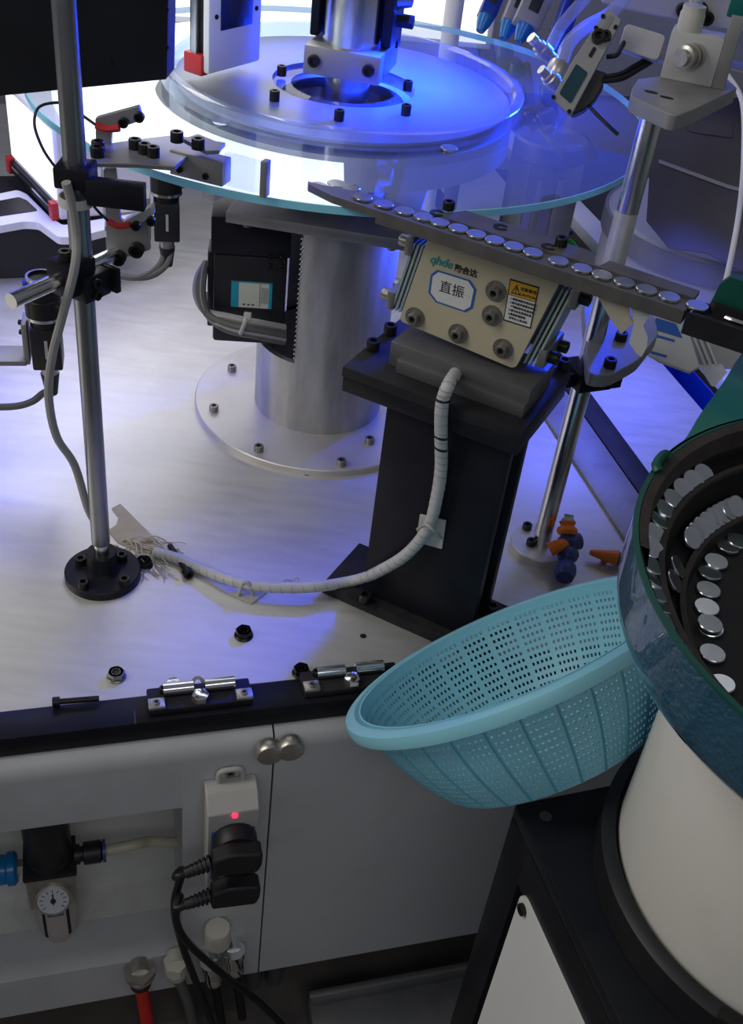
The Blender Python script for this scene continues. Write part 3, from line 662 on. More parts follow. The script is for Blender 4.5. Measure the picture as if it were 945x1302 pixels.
ordn = ['first', 'second', 'third', 'fourth', 'fifth', 'sixth', 'seventh', 'eighth', 'ninth', 'tenth', 'eleventh', 'twelfth', 'thirteenth', 'fourteenth', 'fifteenth', 'sixteenth', 'seventeenth', 'eighteenth']
for i, (px, py) in enumerate(trk):
    p = P(px, py+2.5, RZ); s = (p-ra).dot(rx); p = ra+rx*s-rn*0.0118
    coin((p.x, p.y, RZ-0.0006), sc=0.96, label='shiny coin blank lying in the grey track, %s from its glass disc end' % ordn[i], group='coin blanks on the track')
for i, (px, py, lb_) in enumerate(((405, 239, 'blue-lit coin blank on the glass at the very tip of the track'), (428, 236, 'blue-lit coin blank on the glass just behind the track tip'), (446, 241, 'dull coin blank on the glass beside the track lip'))):
    coin(P(px, py, GZ+0.0002), lb_, 'coin blanks on the glass disc')
for px, py, lb_ in ((282, 156, 'white coin blank lying alone on the left of the glass disc'), (571, 190, 'pale coin blank lying alone on the right of the glass disc')):
    coin(P(px, py, GZ+0.0002), lb_, 'coin blanks on the glass disc')
# ================================================================ left support pole
LX, LY = -0.2816, 0.8575
lp = thing('support_pole', 'grey steel support pole in a round black bolted flange on the left', 'pole', (LX, LY, 0))
TL = Matrix.Translation((LX, LY, 0))
MB().lathe([(0, 0), (0.0405, 0), (0.0405, 0.0085), (0.0393, 0.0097), (0, 0.0097)], 56, TL).build('base_flange', M['black_ano'], lp)
MB().lathe([(0.0, 0.0097), (0.0195, 0.0097), (0.0175, 0.0125), (0.0162, 0.015), (0.0162, 0.034), (0.0152, 0.0352), (0, 0.0352)], 40, TL).build('socket', M['black_ano'], lp)
MB().lathe([(0, 0.0352), (0.0079, 0.0352), (0.0079, 0.0476), (0, 0.0476)], 28, TL).build('pole_neck', M['steel'], lp)
MB().lathe([(0, 0.0476), (0.0092, 0.0476), (0.0096, 0.049), (0.0096, 0.80), (0, 0.80)], 32, TL).build('pole', M['steel_dark'], lp)
for px, py in ((103, 716), (155, 711), (106, 746), (158.5, 742)):
    screw(lp, P(px, py, 0.0097), (0, 0, 1), 0.0060, 0.008)
# lower cross clamp with rod
cz = 0.352
def PZ(px, py, z): return P(px, py, z)
r0 = P(14, 383, 0.362); r1 = P(150, 322, 0.362)
rd = (r1-r0).normalized(); rang = math.degrees(math.atan2(rd.y, rd.x)); rl_ = (r1-r0).length
cx_ = thing('cross_clamp', 'black split cross clamp on the left pole holding a short steel rod', 'clamp', (LX, LY, 0.345))
foot = r0 + rd*((Vector((LX, LY, 0))-r0).dot(rd)); off = Vector((LX, LY, 0))-Vector((foot.x, foot.y, 0))
CF = frame((LX, LY, 0), rang)
oy = off.dot(Vector((-rd.y, rd.x, 0)))
b = MB(CF); b.box((0.0, -0.010, 0.360), (0.030, 0.0016, 0.032)); 
MB(CF).box((0.0, -0.0015, 0.352), (0.032, 0.034, 0.024), bev=0.0015).build('pole_block', M['black_ano'], cx_)
MB(CF).box((0.020, -0.014, 0.352), (0.006, 0.020, 0.023), bev=0.001).build('pole_block_cap', M['black_ano'], cx_)
sd = 1 if oy < 0 else -1
MB(CF).box((-0.012, -oy, 0.362), (0.034, 0.026, 0.030), bev=0.0015).build('rod_block', M['black_ano'], cx_)
MB().cyl(r0, r1, 0.0068, n=24).build('cross_rod', M['steel'], cx_)
for dx in (-0.018, -0.003):
    screw(cx_, CF @ Vector((dx, -oy, 0.377)), (0, 0, 1), 0.0062, 0.009)
for dz in (0.346, 0.357):
    screw(cx_, CF @ Vector((-0.004, -0.0185, dz)), CF.to_3x3() @ Vector((0, -1, 0)), 0.0048, 0.004)
# vertical bracket plate at the rod end
def vplate(name, pix, y, th, m, parent, n=None):
    """flat plate whose outline is surveyed on the upright plane y = const"""
    nn = n or Vector((0, 1, 0)); p0 = Vector((0, y, 0)) if not isinstance(y, Vector) else y
    q = [PL(px, py, p0, nn) for px, py in pix]
    return MB().poly3(rounded(q, 0.0015, 2), nn.normalized()*th).build(name, m, parent, bevel=0.0004)
br = thing('sensor_bracket', 'grey sheet bracket standing at the rod end with red tipped wires', 'bracket', PY(160, 325, r1.y))
by = r1.y-0.004
vplate('upright_plate', [(131, 215), (147, 215), (153, 278), (157, 282), (187, 268), (191, 318), (137, 334)], by, 0.004, M['bracket'], br)
vplate('fibre_clip', [(155, 283), (192, 263), (194, 276), (160, 293)], by-0.012, 0.012, M['lt_grey'], br)
for px, py in ((152, 326), (175, 316)): screw(br, PY(px, py, by), (0, -1, 0), 0.0068, 0.008)
for px, py in ((174, 286), (193, 280)): screw(br, PY(px, py, by-0.012), (0, -1, 0), 0.0042, 0.005)
# upper arm on the pole
az = 0.452
ua = thing('reflector_bracket', 'grey flat bracket from the left pole to the glass edge, with black screws', 'bracket', (LX+0.01, LY, az))
a_l, a_r = P(112, 197, az), P(305, 214, az)
MB().poly3([P(*q, az) for q in ((113, 186), (165, 178), (215, 172), (232, 173), (287, 181), (277, 190), (240, 197), (222, 212), (175, 208), (118, 207))], (0, 0, -0.004)).build('arm_plate', M['bracket'], ua, bevel=0.0006)
MB().poly3([P(*q, az+0.014) for q in ((232, 176), (252, 170), (284, 183), (279, 191), (262, 192))], (0, 0, -0.0035)).build('slotted_tab', M['bracket'], ua, bevel=0.0005)
MB(frame((LX, LY, 0), 2)).box((0.0, 0.0, az-0.003), (0.030, 0.030, 0.018), bev=0.002).build('arm_clamp', M['black_ano'], ua)
MB(frame((LX, LY, 0), 2)).box((0.036, -0.010, az-0.012), (0.048, 0.012, 0.022), bev=0.001).build('arm_clamp_tail', M['black_ano'], ua)
for px, py in ((125, 190), (124, 197), (172, 187), (184, 193), (195, 197), (225, 178), (252, 187)):
    screw(ua, P(px, py+2, az+(0.014 if px > 220 else 0)), (0, 0, 1), 0.0058, 0.009)
# acrylic end block at the end of the arm
be = MB()
q0 = PY(222, 212, 0.905)
EF = frame(P(255, 214, 0.44), -16)
MB(EF).box((0.0, 0.0, 0.0025), (0.052, 0.018, 0.022), bev=0.001).build('end_block', M['bracket'], ua)
MB(EF).box((0.046, -0.004, 0.007), (0.040, 0.0035, 0.030), bev=0.0008).build('acrylic_stop', M['acrylic'], ua)
MB(EF).box((0.065, -0.004, 0.007), (0.006, 0.010, 0.032), bev=0.001).build('stop_post', M['bracket'], ua)
for dx in (-0.016, 0.010): screw(ua, EF @ Vector((dx, -0.009, -0.002)), EF.to_3x3() @ Vector((0, -1, 0)), 0.0030, 0.002)
# upper fibre holder
fh = thing('fibre_holder', 'grey angled sensor holder with a red tip above the left arm', 'holder', P(145, 190, az))
fy_ = P(135, 190, az).y+0.012
vplate('holder_plate', [(121, 150), (176, 135), (181, 153), (142, 166), (140, 188), (122, 188)], fy_, 0.006, M['bracket'], fh)
for px, py in ((158, 155), (178, 148)): screw(fh, PY(px, py, fy_), (0, -1, 0), 0.0045, 0.005)
def fibre(name, tip, pts, lab, y):
    f = thing(name, lab, 'cable', PY(*tip[0], y))
    MB().tube([PY(px, py, y) for px, py in tip], 0.0032, 8, 5).build('red_sleeve', M['red_dk'], f)
    MB().tube([PY(px, py, y+dy) for px, py, dy in pts], 0.0013, 8, 6).build('wire', M['cord_black'], f)
fibre('fibre_lead', [(122, 159), (134, 164), (152, 163)], [(122, 159, 0), (108, 149, 0.004), (85, 133, 0.006), (65, 131, 0.004), (48, 138, 0), (44, 160, -0.01), (55, 190, -0.02), (72, 215, -0.026), (84, 232, -0.028)], 'thin black fibre lead with a red sleeve at the upper holder', fy_-0.007)
fibre('fibre_lead', [(138, 281), (150, 287), (166, 286)], [(138, 281, 0), (126, 270, 0.0), (114, 255, -0.006), (104, 240, -0.012)], 'thin black fibre lead with a red sleeve at the lower bracket', by-0.014)
# grey cable tied along the pole
pc = thing('pole_cable', 'grey cable tied to the left pole and falling to the worktop', 'cable', P(110, 610, 0))
yk = LY-0.016
pts = [PY(84, 232, yk-0.004), PY(92, 262, yk), PY(97, 300, yk), PY(95, 340, yk-0.012), PY(80, 400, yk-0.02), PY(66, 455, yk-0.02), PY(62, 505, yk-0.012), PY(72, 555, yk), PY(95, 592, yk+0.012), Vector((LX-0.013, LY+0.006, 0.085)), Vector((LX-0.004, LY+0.0155, 0.05))]
MB().tube(pts, 0.0041, 10, 8).build('cable_run', M['cord_grey'], pc)
z = MB(); z.lathe([(0.0130, -0.004), (0.0142, -0.004), (0.0142, 0.004), (0.0130, 0.004), (0.0130, -0.004)], 24, Matrix.Translation((LX, LY-0.004, UP(LX, LY, 252)))); z.build('tape_wrap', M['cord_white'], pc)

# cameras on the left
def camera_unit(name, label, px, py, y, s, lens_top, pitch=0):
    """vertical machine-vision camera: lens up, square body, connector down; px,py is the middle of the body"""
    c = PY(px, py, y); t = thing(name, label, 'camera', c-Vector((0, 0, 0.03*s)))
    T = Matrix.Translation(c) @ rotz(0.25)
    MB(T).box((0, 0, 0), (0.029*s, 0.029*s, 0.046*s), bev=0.002*s).build('camera_body', M['black_plastic'], t)
    prof = [(0, 0.023), (0.0145, 0.023), (0.0145, 0.030), (0.0170, 0.031), (0.0170, 0.0345), (0.0178, 0.035), (0.0178, 0.052), (0.0172, 0.0525), (0.0172, 0.054), (0.0178, 0.0545), (0.0178, 0.068), (0.0145, 0.069), (0.0145, 0.074), (0.012, 0.074), (0.012, 0.071), (0, 0.070)]
    l = MB(T); l.lathe([(r_*s, z_*s) for r_, z_ in prof], 32); ln_ = l.build('lens', M['lens'], t)
    l = MB(T); l.lathe([(0.0174*s, 0.0312*s), (0.0182*s, 0.0312*s), (0.0182*s, 0.0345*s), (0.0174*s, 0.0345*s), (0.0174*s, 0.0312*s)], 32); l.build('silver_ring', M['steel'], ln_)
    l = MB(T); l.lathe([(0.0122*s, 0.0741*s), (0.0146*s, 0.0741*s), (0.0146*s, 0.0700*s), (0.0122*s, 0.0741*s)], 32); l.build('front_ring', M['steel'], ln_)
    for zz in (0.044, 0.060):
        k = MB(T); k.cyl((0.0150*s, -0.009*s, zz*s), (0.0195*s, -0.0125*s, zz*s), 0.0024*s, n=12); k.build('thumb_screw', M['chrome'], ln_)
    k = MB(T); k.cyl((0.0, 0, -0.023*s), (0.0, 0, -0.034*s), 0.0085*s, n=20); k.build('connector', M['nickel'], t)
    k = MB(T); k.cyl((0.0, 0, -0.034*s), (0.0, 0, -0.058*s), 0.0095*s, 0.006*s, 20); k.build('cable_boot', M['black_plastic'], t)
    k = MB(T); k.box((0.0002*s, -0.0148*s, 0.001*s), (0.003*s, 0.0006*s, 0.020*s)); k.build('body_mark', M['lt_grey'], t)
    return t, c
cy1 = 1.03
t1, c1 = camera_unit('vision_camera', 'black upward camera with a wide lens beside the left pole', 60, 437, cy1, 1.12, 350)
MB(frame(c1, 14)).box((-0.022, 0.004, 0.004), (0.006, 0.030, 0.05), bev=0.001).build('side_plate', M['bracket'], t1)
MB(frame(c1, 14)).box((-0.080, 0.004, -0.018), (0.115, 0.036, 0.006), bev=0.001).build('bracket_arm', M['bracket'], t1)
MB(frame(c1, 14)).box((-0.150, 0.004, (0.012-c1.z)/2), (0.03, 0.036, c1.z+0.012-0.002), bev=0.002).build('bracket_post', M['black_ano'], t1)
for dz in (0.012, 0.024):
    screw(t1, frame(c1, 14) @ Vector((-0.025, 0.004, dz)), Vector((-1, 0, 0)), 0.003, 0.004)
cc = thing('camera_cable', 'grey cable running left from the wide lens camera', 'cable', P(30, 517, 0.05))
MB().tube([c1+Vector((0, 0, -0.060)), PY(55, 500, cy1), PY(40, 511, cy1-0.005), PY(15, 517, cy1-0.01), PY(-30, 516, cy1-0.01), PY(-90, 505, cy1)], 0.0042, 10, 8).build('cable_run', M['cord_dk'], cc)
cy2 = 1.16
t2, c2 = camera_unit('vision_camera', 'black upward camera with silver ring under the glass edge', 212, 278, cy2, 1.0, 210)
MB(frame(c2, 14)).box((-0.022, 0.004, 0.002), (0.008, 0.026, 0.05), bev=0.001).build('side_plate', M['bracket'], t2)
MB(frame(c2, 14)).box((-0.045, 0.006, -0.012), (0.050, 0.024, 0.006), bev=0.001).build('bracket_arm', M['bracket'], t2)
cc = thing('camera_cable', 'pair of grey cables curving left below the glass edge camera', 'cable', PY(205, 330, cy2))
for dx in (0, 9):
    MB().tube([PY(206+dx, 308, cy2), PY(208+dx, 325, cy2-0.004), PY(198+dx, 342, cy2-0.015), PY(175+dx, 353, cy2-0.02), PY(140+dx, 349, cy2-0.01), PY(120, 342, cy2+0.02)], 0.0036, 8, 7).build('cable_run', M['cord_dk'], cc)

# ================================================================ spiral wrapped feeder cable and small things on the worktop
fc = thing('wrapped_cable', 'white spiral-wrapped cable curving from the cream feeder down to the worktop', 'cable', P(300, 750, 0))
f0 = Vector((pb.x, pb.y, 0)); fpn = fdn
def PFp(px, py, off): return PL(px, py, f0+fpn*off, fpn)
e0 = FP(586, 452, -0.012)
path = [e0, FP(582, 470, 0.006), PL(570, 490, Vector((pb.x, pb.y, 0))+fdn*0.020, fdn), PFp(562, 516, 0.0225), PFp(561, 560, 0.014), PFp(561, 595, 0.009), PFp(556, 630, 0.008), PFp(545, 670, 0.008), PFp(520, 702, 0.010), PFp(490, 722, 0.014), P(455, 737, 0.021), P(400, 746, 0.018), P(345, 746.5, 0.016), P(300, 740, 0.013), P(258, 724, 0.008), P(222, 709, 0.0065), P(196, 702, 0.0065)]
MB().tube(path, 0.0062, 12, 8).build('wrap_tube', M['cord_white'], fc)
sm = smooth_path(path, 8)
lk = MB()
for i in range(4, len(sm)-2, 2):
    t = (sm[i+1]-sm[i-1]).normalized(); T, L = align(sm[i]-t*0.0006, sm[i]+t*0.0006)
    lk.lathe([(0.0058, 0), (0.00655, 0), (0.00655, L), (0.0058, L)], 12, T @ Matrix.Rotation(0.35, 4, 'X'))
lk.build('wrap_ridges', M['cord_grey'], fc)
for i in (14, 22, 31, 34):
    bk = MB()
    t = (sm[i+1]-sm[i-1]).normalized(); T, L = align(sm[i]-t*0.0012, sm[i]+t*0.0012)
    bk.lathe([(0.0055, 0), (0.0067, 0), (0.0067, L), (0.0055, L)], 12, T @ Matrix.Rotation(0.45, 4, 'X'))
    bk.build('wrap_gap', M['cord_black'], fc)
# self adhesive cable mounts
cm = thing('cable_mount', 'white square adhesive cable mount stuck on the pedestal front', 'cable mount', PFp(549, 676, 0))
q = [PFp(*a, 0.0004) for a in ((535, 653), (568, 661), (563, 697), (530, 688))]
MB().poly3(q, fdn*0.0022).build('mount_pad', M['cord_white'], cm, bevel=0.0005)
MB().tube([PFp(531, 673, 0.004), PFp(541, 667, 0.0165), PFp(552, 675, 0.0165), PFp(561, 684, 0.004)], 0.0016, 8, 6).build('mount_tie', M['socket'], cm)
cm = thing('cable_mount', 'white square adhesive cable mount under the cable on the worktop', 'cable mount', P(316, 760, 0))
q = [P(*a, 0.0003) for a in ((291, 756), (313, 748), (340, 754), (320, 769))]
MB().poly3(q, (0, 0, 0.0022)).build('mount_pad', M['socket'], cm, bevel=0.0005)
MB().tube([P(303, 757, 0.003), P(309, 742, 0.018), P(316, 741, 0.021), P(322, 757, 0.003)], 0.0020, 8, 6).build('mount_tie', M['socket'], cm)
# nuts, bolts, washers
def hexnut(px, py, r, label, m='screw', z=0.0, tilt=0.0):
    p = P(px, py, z); b = MB(); h = r*0.95
    b.lathe([(0.55*r, h*0.2), (0.55*r, h)], 20); b.lathe([(0.55*r, h), (0.95*r, h), (r, h*0.9)], 6)
    b.lathe([(r, h*0.9), (r, h*0.28)], 6); b.lathe([(r*0.98, h*0.28), (r*1.14, h*0.10), (r*1.14, 0), (0.5*r, 0), (0.5*r, h*0.2), (0.55*r, h*0.2)], 28)
    b.lathe([(0, h*0.25), (0.54*r, h*0.25)], 20)
    b.lathe([(0.95*r*0.9, h), (0.55*r, h)], 20)
    me = b.mesh('hex_nut', M[m]); o = bpy.data.objects.new('hex_nut', me); COL.objects.link(o)
    o.location = p+Vector((0, 0, 0.0002)); o.rotation_euler = (tilt, 0, random.random()*3)
    return props(o, label, 'nut', 'loose nuts on the worktop')
hexnut(310, 808, 0.0088, 'black flange nut alone on the worktop below the cable mount')
hexnut(148, 861, 0.0084, 'silver grey flange nut on the worktop below the left flange', 'screw_grey')
hexnut(383, 856, 0.0084, 'black flange nut at the worktop edge beside the right latch')
hexnut(183, 719, 0.0088, 'black nut touching the round flange beside the card scrap')
def loose_bolt(p0, p1, r, label, hd='screw'):
    p0, p1 = Vector(p0), Vector(p1)
    t = thing('loose_screw', label, 'screw', p0); d = (p1-p0).normalized()
    MB().cyl(p0, p1, r, n=14).build('shank', M['screw'], t)
    screw(t, p0, -d, r*1.75, r*2.4)
loose_bolt(P(237, 726, 0.0062), P(216, 694, 0.0062), 0.0034, 'short black screw standing askew beside the wrapped cable')
bl0, bl1 = P(76, 892, 0.0066), P(126, 888, 0.0066); loose_bolt(bl0, bl1, 0.0028, 'long black screw lying on the black front rail at left')
for px, py, lab_ in ((221, 873, 'flat silver washer leaning by the left latch, left one'), (252, 872, 'thick dark washer leaning by the left latch, right one')):
    p = P(px, py+5, 0.0); b = MB(); R_ = 0.0064
    b.lathe([(R_*.5, 0), (R_, 0), (R_, 0.0018), (R_*.5, 0.0018), (R_*.5, 0)], 24)
    o = b.build('flat_washer', M['chrome' if px < 240 else 'screw_grey'], loc=(0, 0, 0)); o.location = p+TV*0.004+Vector((0, 0, 0.0062)); o.rotation_euler = (math.radians(52), 0, math.radians(TA)); props(o, lab_, 'washer', 'washers by the left latch')
cs = MB().poly3([P(*q, 0.0008) for q in ((142, 647), (153, 641), (212, 700), (204, 704), (178, 702), (150, 690), (137, 675), (148, 668), (151, 658))], (0, 0, 0.0008)).build('card_scrap', M['card'])
props(cs, 'grey beige torn card scrap behind the round flange of the left pole', 'card')
st = MB()
for k in range(46):
    a = P(random.gauss(176, 16), random.gauss(697, 6), 0.002); an = random.gauss(-0.45, 0.5); L = random.uniform(0.010, 0.034)
    b_ = a+Vector((math.cos(an)*L, math.sin(an)*L, random.uniform(0, .003)))
    st.tube([a, (a+b_)/2+Vector((0, 0, random.uniform(.001, .006))), b_], random.uniform(.0004, .0010), 5, 3)
for k in range(16):
    a = P(random.gauss(196, 8), random.gauss(722, 7), 0.0012); an = random.gauss(-0.9, 0.5); L = random.uniform(0.010, 0.028)
    b_ = a+Vector((math.cos(an)*L, math.sin(an)*L, 0)); st.tube([a, (a+b_)/2+Vector((random.gauss(0, .003), 0, .0008)), b_], .0005, 5, 3)
for k in range(6):
    a = P(random.gauss(372, 8), random.gauss(738, 1.5), 0.0012); b_ = a+Vector((random.uniform(-.012, .012), random.uniform(-.004, .004), 0)); st.tube([a, (a+b_)/2+Vector((0, .002, .001)), b_], .0005, 5, 3)
o = st.build('adhesive_strands', M['straw']); props(o, 'dried straw coloured adhesive strands around the cable end on the worktop', 'residue', kind='stuff')

# ================================================================ right post
RX, RY = 0.2057, 1.0040
rp = thing('right_post', 'shiny steel post on a round bolted foot, right of the black pedestal', 'post', (RX, RY, 0))
TR = Matrix.Translation((RX, RY, 0))
MB().lathe([(0, 0), (0.0365, 0), (0.0365, 0.009), (0.0355, 0.010), (0, 0.010)], 48, TR).build('base_flange', M['disc_alu'], rp)
MB().lathe([(0, 0.010), (0.0106, 0.010), (0.0106, 0.5175), (0, 0.5175)], 36, TR).build('post_tube', M['steel'], rp)
for px, py in ((670, 672), (675, 692)): screw(rp, P(px, py, 0.010), (0, 0, 1), 0.0058, 0.007)
tz0, tz1 = UP(RX, RY, 338), UP(RX, RY, 268)
b = MB(); b.lathe([(0.0112, tz0), (0.0118, (tz0+tz1)/2), (0.0112, tz1)], 30, TR, math.radians(150), math.radians(330)); b.build('tape_wrap', M['tape_clear'], rp)
pc_ = thing('post_clamp', 'black split clamp block on the right post at pedestal height', 'clamp', (RX, RY, 0.233))
KF = frame((RX, RY, 0), 26)
MB(KF).box((0.002, 0, 0.243), (0.040, 0.042, 0.020), bev=0.001).build('clamp_body', M['black_ano'], pc_)
MB(KF).box((0.029, 0, 0.243), (0.012, 0.040, 0.0195), bev=0.001).build('clamp_cap', M['black_ano'], pc_)
MB(KF).box((-0.045, 0.004, 0.243), (0.055, 0.030, 0.016), bev=0.001).build('clamp_tail', M['black_ano'], pc_)
screw(pc_, KF @ Vector((0.012, -0.021, 0.243)), KF.to_3x3() @ Vector((0, -1, 0)), 0.0058, 0.006)
# round arm plate behind the post
rb_ = thing('tray_bracket', 'pale grey curved bracket with black screws behind the right post', 'bracket', P(785, 430, 0.27))
bz = 0.285
MB().poly3(rounded([P(*q, bz) for q in ((742, 380), (790, 376), (832, 400), (838, 425), (812, 458), (775, 478), (748, 476))], 0.01), (0, 0, -0.014)).build('bracket_plate', M['bracket'], rb_, bevel=0.001)
for px, py in ((789, 432), (775, 466)): screw(rb_, P(px, py, bz), (0, 0, 1), 0.0065, 0.009)
# bracket head on the post
hd = thing('post_bracket', 'grey fitting plate on top of the right post carrying an air fitting', 'bracket', (RX, RY, 0.517))
hz = 0.5315
HP = [P(*q, hz) for q in ((804, 112), (812, 100), (846, 96), (925, 100), (938, 112), (885, 138), (862, 147), (852, 145), (803, 122))]
MB().poly3(rounded(HP, 0.003), (0, 0, -0.014)).build('head_plate', M['bracket'], hd, bevel=0.0008)
for px, py in ((828, 117), (848, 124)):
    p = P(px, py, hz+0.0002); MB(frame(p, -20)).prism([(0.0062*math.cos(a), 0.003*math.sin(a)) for a in [2*PI*i/16 for i in range(16)]], 0, 0.0004).build('slot', M['screw_hole'], hd)
hc = P(872, 104, hz)
HF = frame(hc, -14)
MB(HF).box((0.0, 0.012, 0.021), (0.048, 0.030, 0.042), bev=0.001).build('valve_block', M['lt_grey'], hd)
MB(HF).box((0.030, 0.012, 0.032), (0.012, 0.032, 0.064), bev=0.001).build('end_plate', M['bracket'], hd)
rg = MB(); p0 = HF @ Vector((0.002, -0.002, 0.024)); dr = HF.to_3x3() @ Vector((-0.45, -0.9, 0.05))
T, L = align(p0, p0+dr*0.03)
rg.lathe([(0, 0), (0.0115, 0), (0.0115, 0.006), (0.0095, 0.006), (0.0095, 0.009), (0.0115, 0.009), (0.0115, 0.013), (0.009, 0.013), (0.009, 0.016), (0.0105, 0.016), (0.0105, 0.020), (0.0075, 0.021), (0.0075, 0.027), (0, 0.027)], 24, T)
rg.build('regulator_knob', M['nickel'], hd)
bf = MB(); p1 = HF @ Vector((-0.010, 0.012, 0.042))
bf.lathe([(0, 0), (0.0115, 0), (0.0115, 0.014), (0.0105, 0.016), (0.0105, 0.021), (0, 0.021)], 24, Matrix.Translation(p1)); bf.build('push_fitting', M['cream_pl'], hd)
tb = MB(); tb.tube([p1+Vector((0, 0, 0.018)), p1+Vector((0.0, 0.004, 0.05)), p1+Vector((-0.006, 0.01, 0.12))], 0.0062, 14, 6); tb.build('air_tube', M['tube_clear'], hd)
MB(HF).box((0.030, 0.008, 0.072), (0.022, 0.022, 0.022), bev=0.002).build('teal_fitting', M['teal'], hd)
MB(HF).box((0.034, 0.008, 0.094), (0.014, 0.014, 0.022), bev=0.001).build('black_fitting', M['black_plastic'], hd)
kk = MB(); kk.cyl(HF @ Vector((0.026, 0.0, 0.103)), HF @ Vector((0.022, -0.006, 0.116)), 0.006, n=16); kk.build('cream_cap', M['cream_pl'], hd)
# coolant hoses lying on the worktop
ch = thing('coolant_nozzle', 'blue and orange segmented coolant nozzle beside the right post foot', 'nozzle', P(722, 700, 0))
base = P(719, 728, 0.006)
def seg(px, py, px1, py1, z0, z1, r0, r1, m, name='ball_segment'):
    b = MB(); a_, b_ = P(px, py, z0), P(px1, py1, z1); T, L = align(a_, b_)
    b.lathe([(0, 0), (r0*.8, 0), (r0, L*.25), (r0*.95, L*.5), (r0*.62, L*.72), (r1*.9, L*.85), (r1, L), (0, L)], 20, T); b.build(name, M[m], ch)
seg(718, 735, 722, 708, 0.0135, 0.018, 0.0125, 0.010, 'navy')
seg(722, 712, 723, 690, 0.017, 0.028, 0.0130, 0.011, 'navy')
seg(722, 692, 721, 676, 0.027, 0.038, 0.0120, 0.009, 'navy')
seg(721, 680, 722, 664, 0.036, 0.046, 0.0125, 0.010, 'orange', 'collar')
seg(722, 667, 724, 655, 0.044, 0.052, 0.0085, 0.006, 'cream_pl', 'nozzle_tip')
hn = MB(); hn.tube([P(722, 690, 0.030), P(712, 693, 0.032), P(699, 699, 0.026)], 0.0065, 10, 4, rfun=lambda t: 0.8+0.6*t); hn.build('handle', M['orange'], ch)
MB().cyl(P(722, 690, 0.024), P(737, 688, 0.024), 0.010, n=16).build('side_port', M['navy'], ch)
ov = thing('orange_valve', 'orange tapered nozzle lying on the worktop behind the basket rim', 'nozzle', P(770, 712, 0))
b = MB(); a_, b_ = P(750, 702, 0.0115), P(786, 710, 0.0130); b.tube([a_, (a_+b_)/2, b_], 0.0085, 14, 4, rfun=lambda t: 0.35+0.85*t); b.build('nozzle_cone', M['orange'], ov)
b = MB(); b.cyl(P(783, 710, 0.011), P(793, 712, 0.011), 0.0085, n=16); b.build('end_ring', M['navy'], ov)
b = MB(); b.cyl(P(769, 712, 0.0005), P(769, 712, 0.010)*1.0, 0.004, n=12); b.build('stub', M['red_dk'], ov)

# ================================================================ bowl feeder on its stand
BX, BY, BZ, BR = 0.373, 0.5236, 0.39, 0.2065
TB = Matrix.Translation((BX, BY, 0))
stn = thing('feeder_stand', 'black square steel stand with a white side panel under the bowl feeder', 'stand', (0.40, 0.50, FZ))
sa, sb_, sc_ = P(655, 1022, 0.06), P(780, 997, 0.06), P(790, 1302, 0.06)
SX1 = (sb_-sa).normalized(); SY1 = Vector((SX1.y, -SX1.x, 0)); SW, SDp = 0.40, 0.36
SM = Matrix((SX1, -SY1, fz)).transposed().to_4x4(); SM.translation = (sa.x, sa.y, 0)      # x along the back edge, y to the back
b = MB(SM); b.box((SW/2, -SDp/2, 0.052), (SW, SDp, 0.016), bev=0.002); b.build('top_plate', M['black_paint'], stn)
for x, y in ((0.018, -0.018), (SW-0.018, -0.018), (0.018, -SDp+0.018), (SW-0.018, -SDp+0.018)):
    MB(SM).box((x, y, (0.044+FZ)/2), (0.036, 0.036, 0.044-FZ), bev=0.002).build('leg', M['black_paint'], stn)
b = MB(SM); b.box((0.006, -SDp/2, 0.020), (0.012, SDp-0.07, 0.048)); b.box((SW-0.006, -SDp/2, 0.020), (0.012, SDp-0.07, 0.048)); b.box((SW/2, -0.006, 0.020), (SW-0.07, 0.012, 0.048)); b.build('apron', M['black_paint'], stn)
pa = PL(667, 1132, sa, SX1); yl = (pa-sa).dot(SY1); zt = pa.z
# white panel, slightly proud of the frame
q = [Vector((0, -yl, zt)), Vector((0, -SDp+0.05, zt)), Vector((0, -SDp+0.05, FZ+0.08)), Vector((0, -yl, FZ+0.08))]
b = MB(SM); b.poly3(rounded(q, 0.012, 5), (-0.0025, 0, 0)); b.build('side_panel', M['white_paint'], stn)
screw(stn, SM @ Vector((-0.0025, -yl-0.010, zt-0.012)), -SX1, 0.0055, 0.004)
p = P(694, 1038, 0.0602); MB(Matrix.Translation(p)).lathe([(0, 0), (0.0052, 0), (0.0052, 0.0004), (0, 0.0004)], 18).build('bolt_hole', M['dust'], stn)
bw = thing('bowl_feeder', 'vibratory bowl feeder, blue hammered bowl with green rim on a white drum', 'feeder', (BX, BY, 0.06))
MB().lathe([(0, 0.060), (0.1555, 0.060), (0.1575, 0.062), (0.1575, 0.092), (0.150, 0.097), (0.147, 0.097), (0.146, 0.090), (0, 0.090)], 96, TB).build('base_ring', M['black_plastic'], bw)
MB().lathe([(0, 0.091), (0.1435, 0.091), (0.1435, 0.100), (0.1445, 0.31), (0.140, 0.318), (0, 0.318)], 96, TB).build('drum', M['drum'], bw)
p = PL(880, 1170, (BX-0.157, BY, 0), Vector((-0.8, -0.6, 0)))
a = math.atan2(-0.85, -0.52)
MB(TB @ rotz(math.radians(-118))).box((0.1545, 0, 0.094), (0.010, 0.034, 0.010), bev=0.001).build('ring_notch', M['screw_hole'], bw)
MB().lathe([(0.10, 0.318), (0.196, 0.330), (0.2025, 0.334), (0.2055, 0.340), (BR, 0.350), (BR, BZ-0.001), (BR-0.003, BZ-0.001)], 128, TB).build('bowl_wall', M['blue_hammer'], bw)
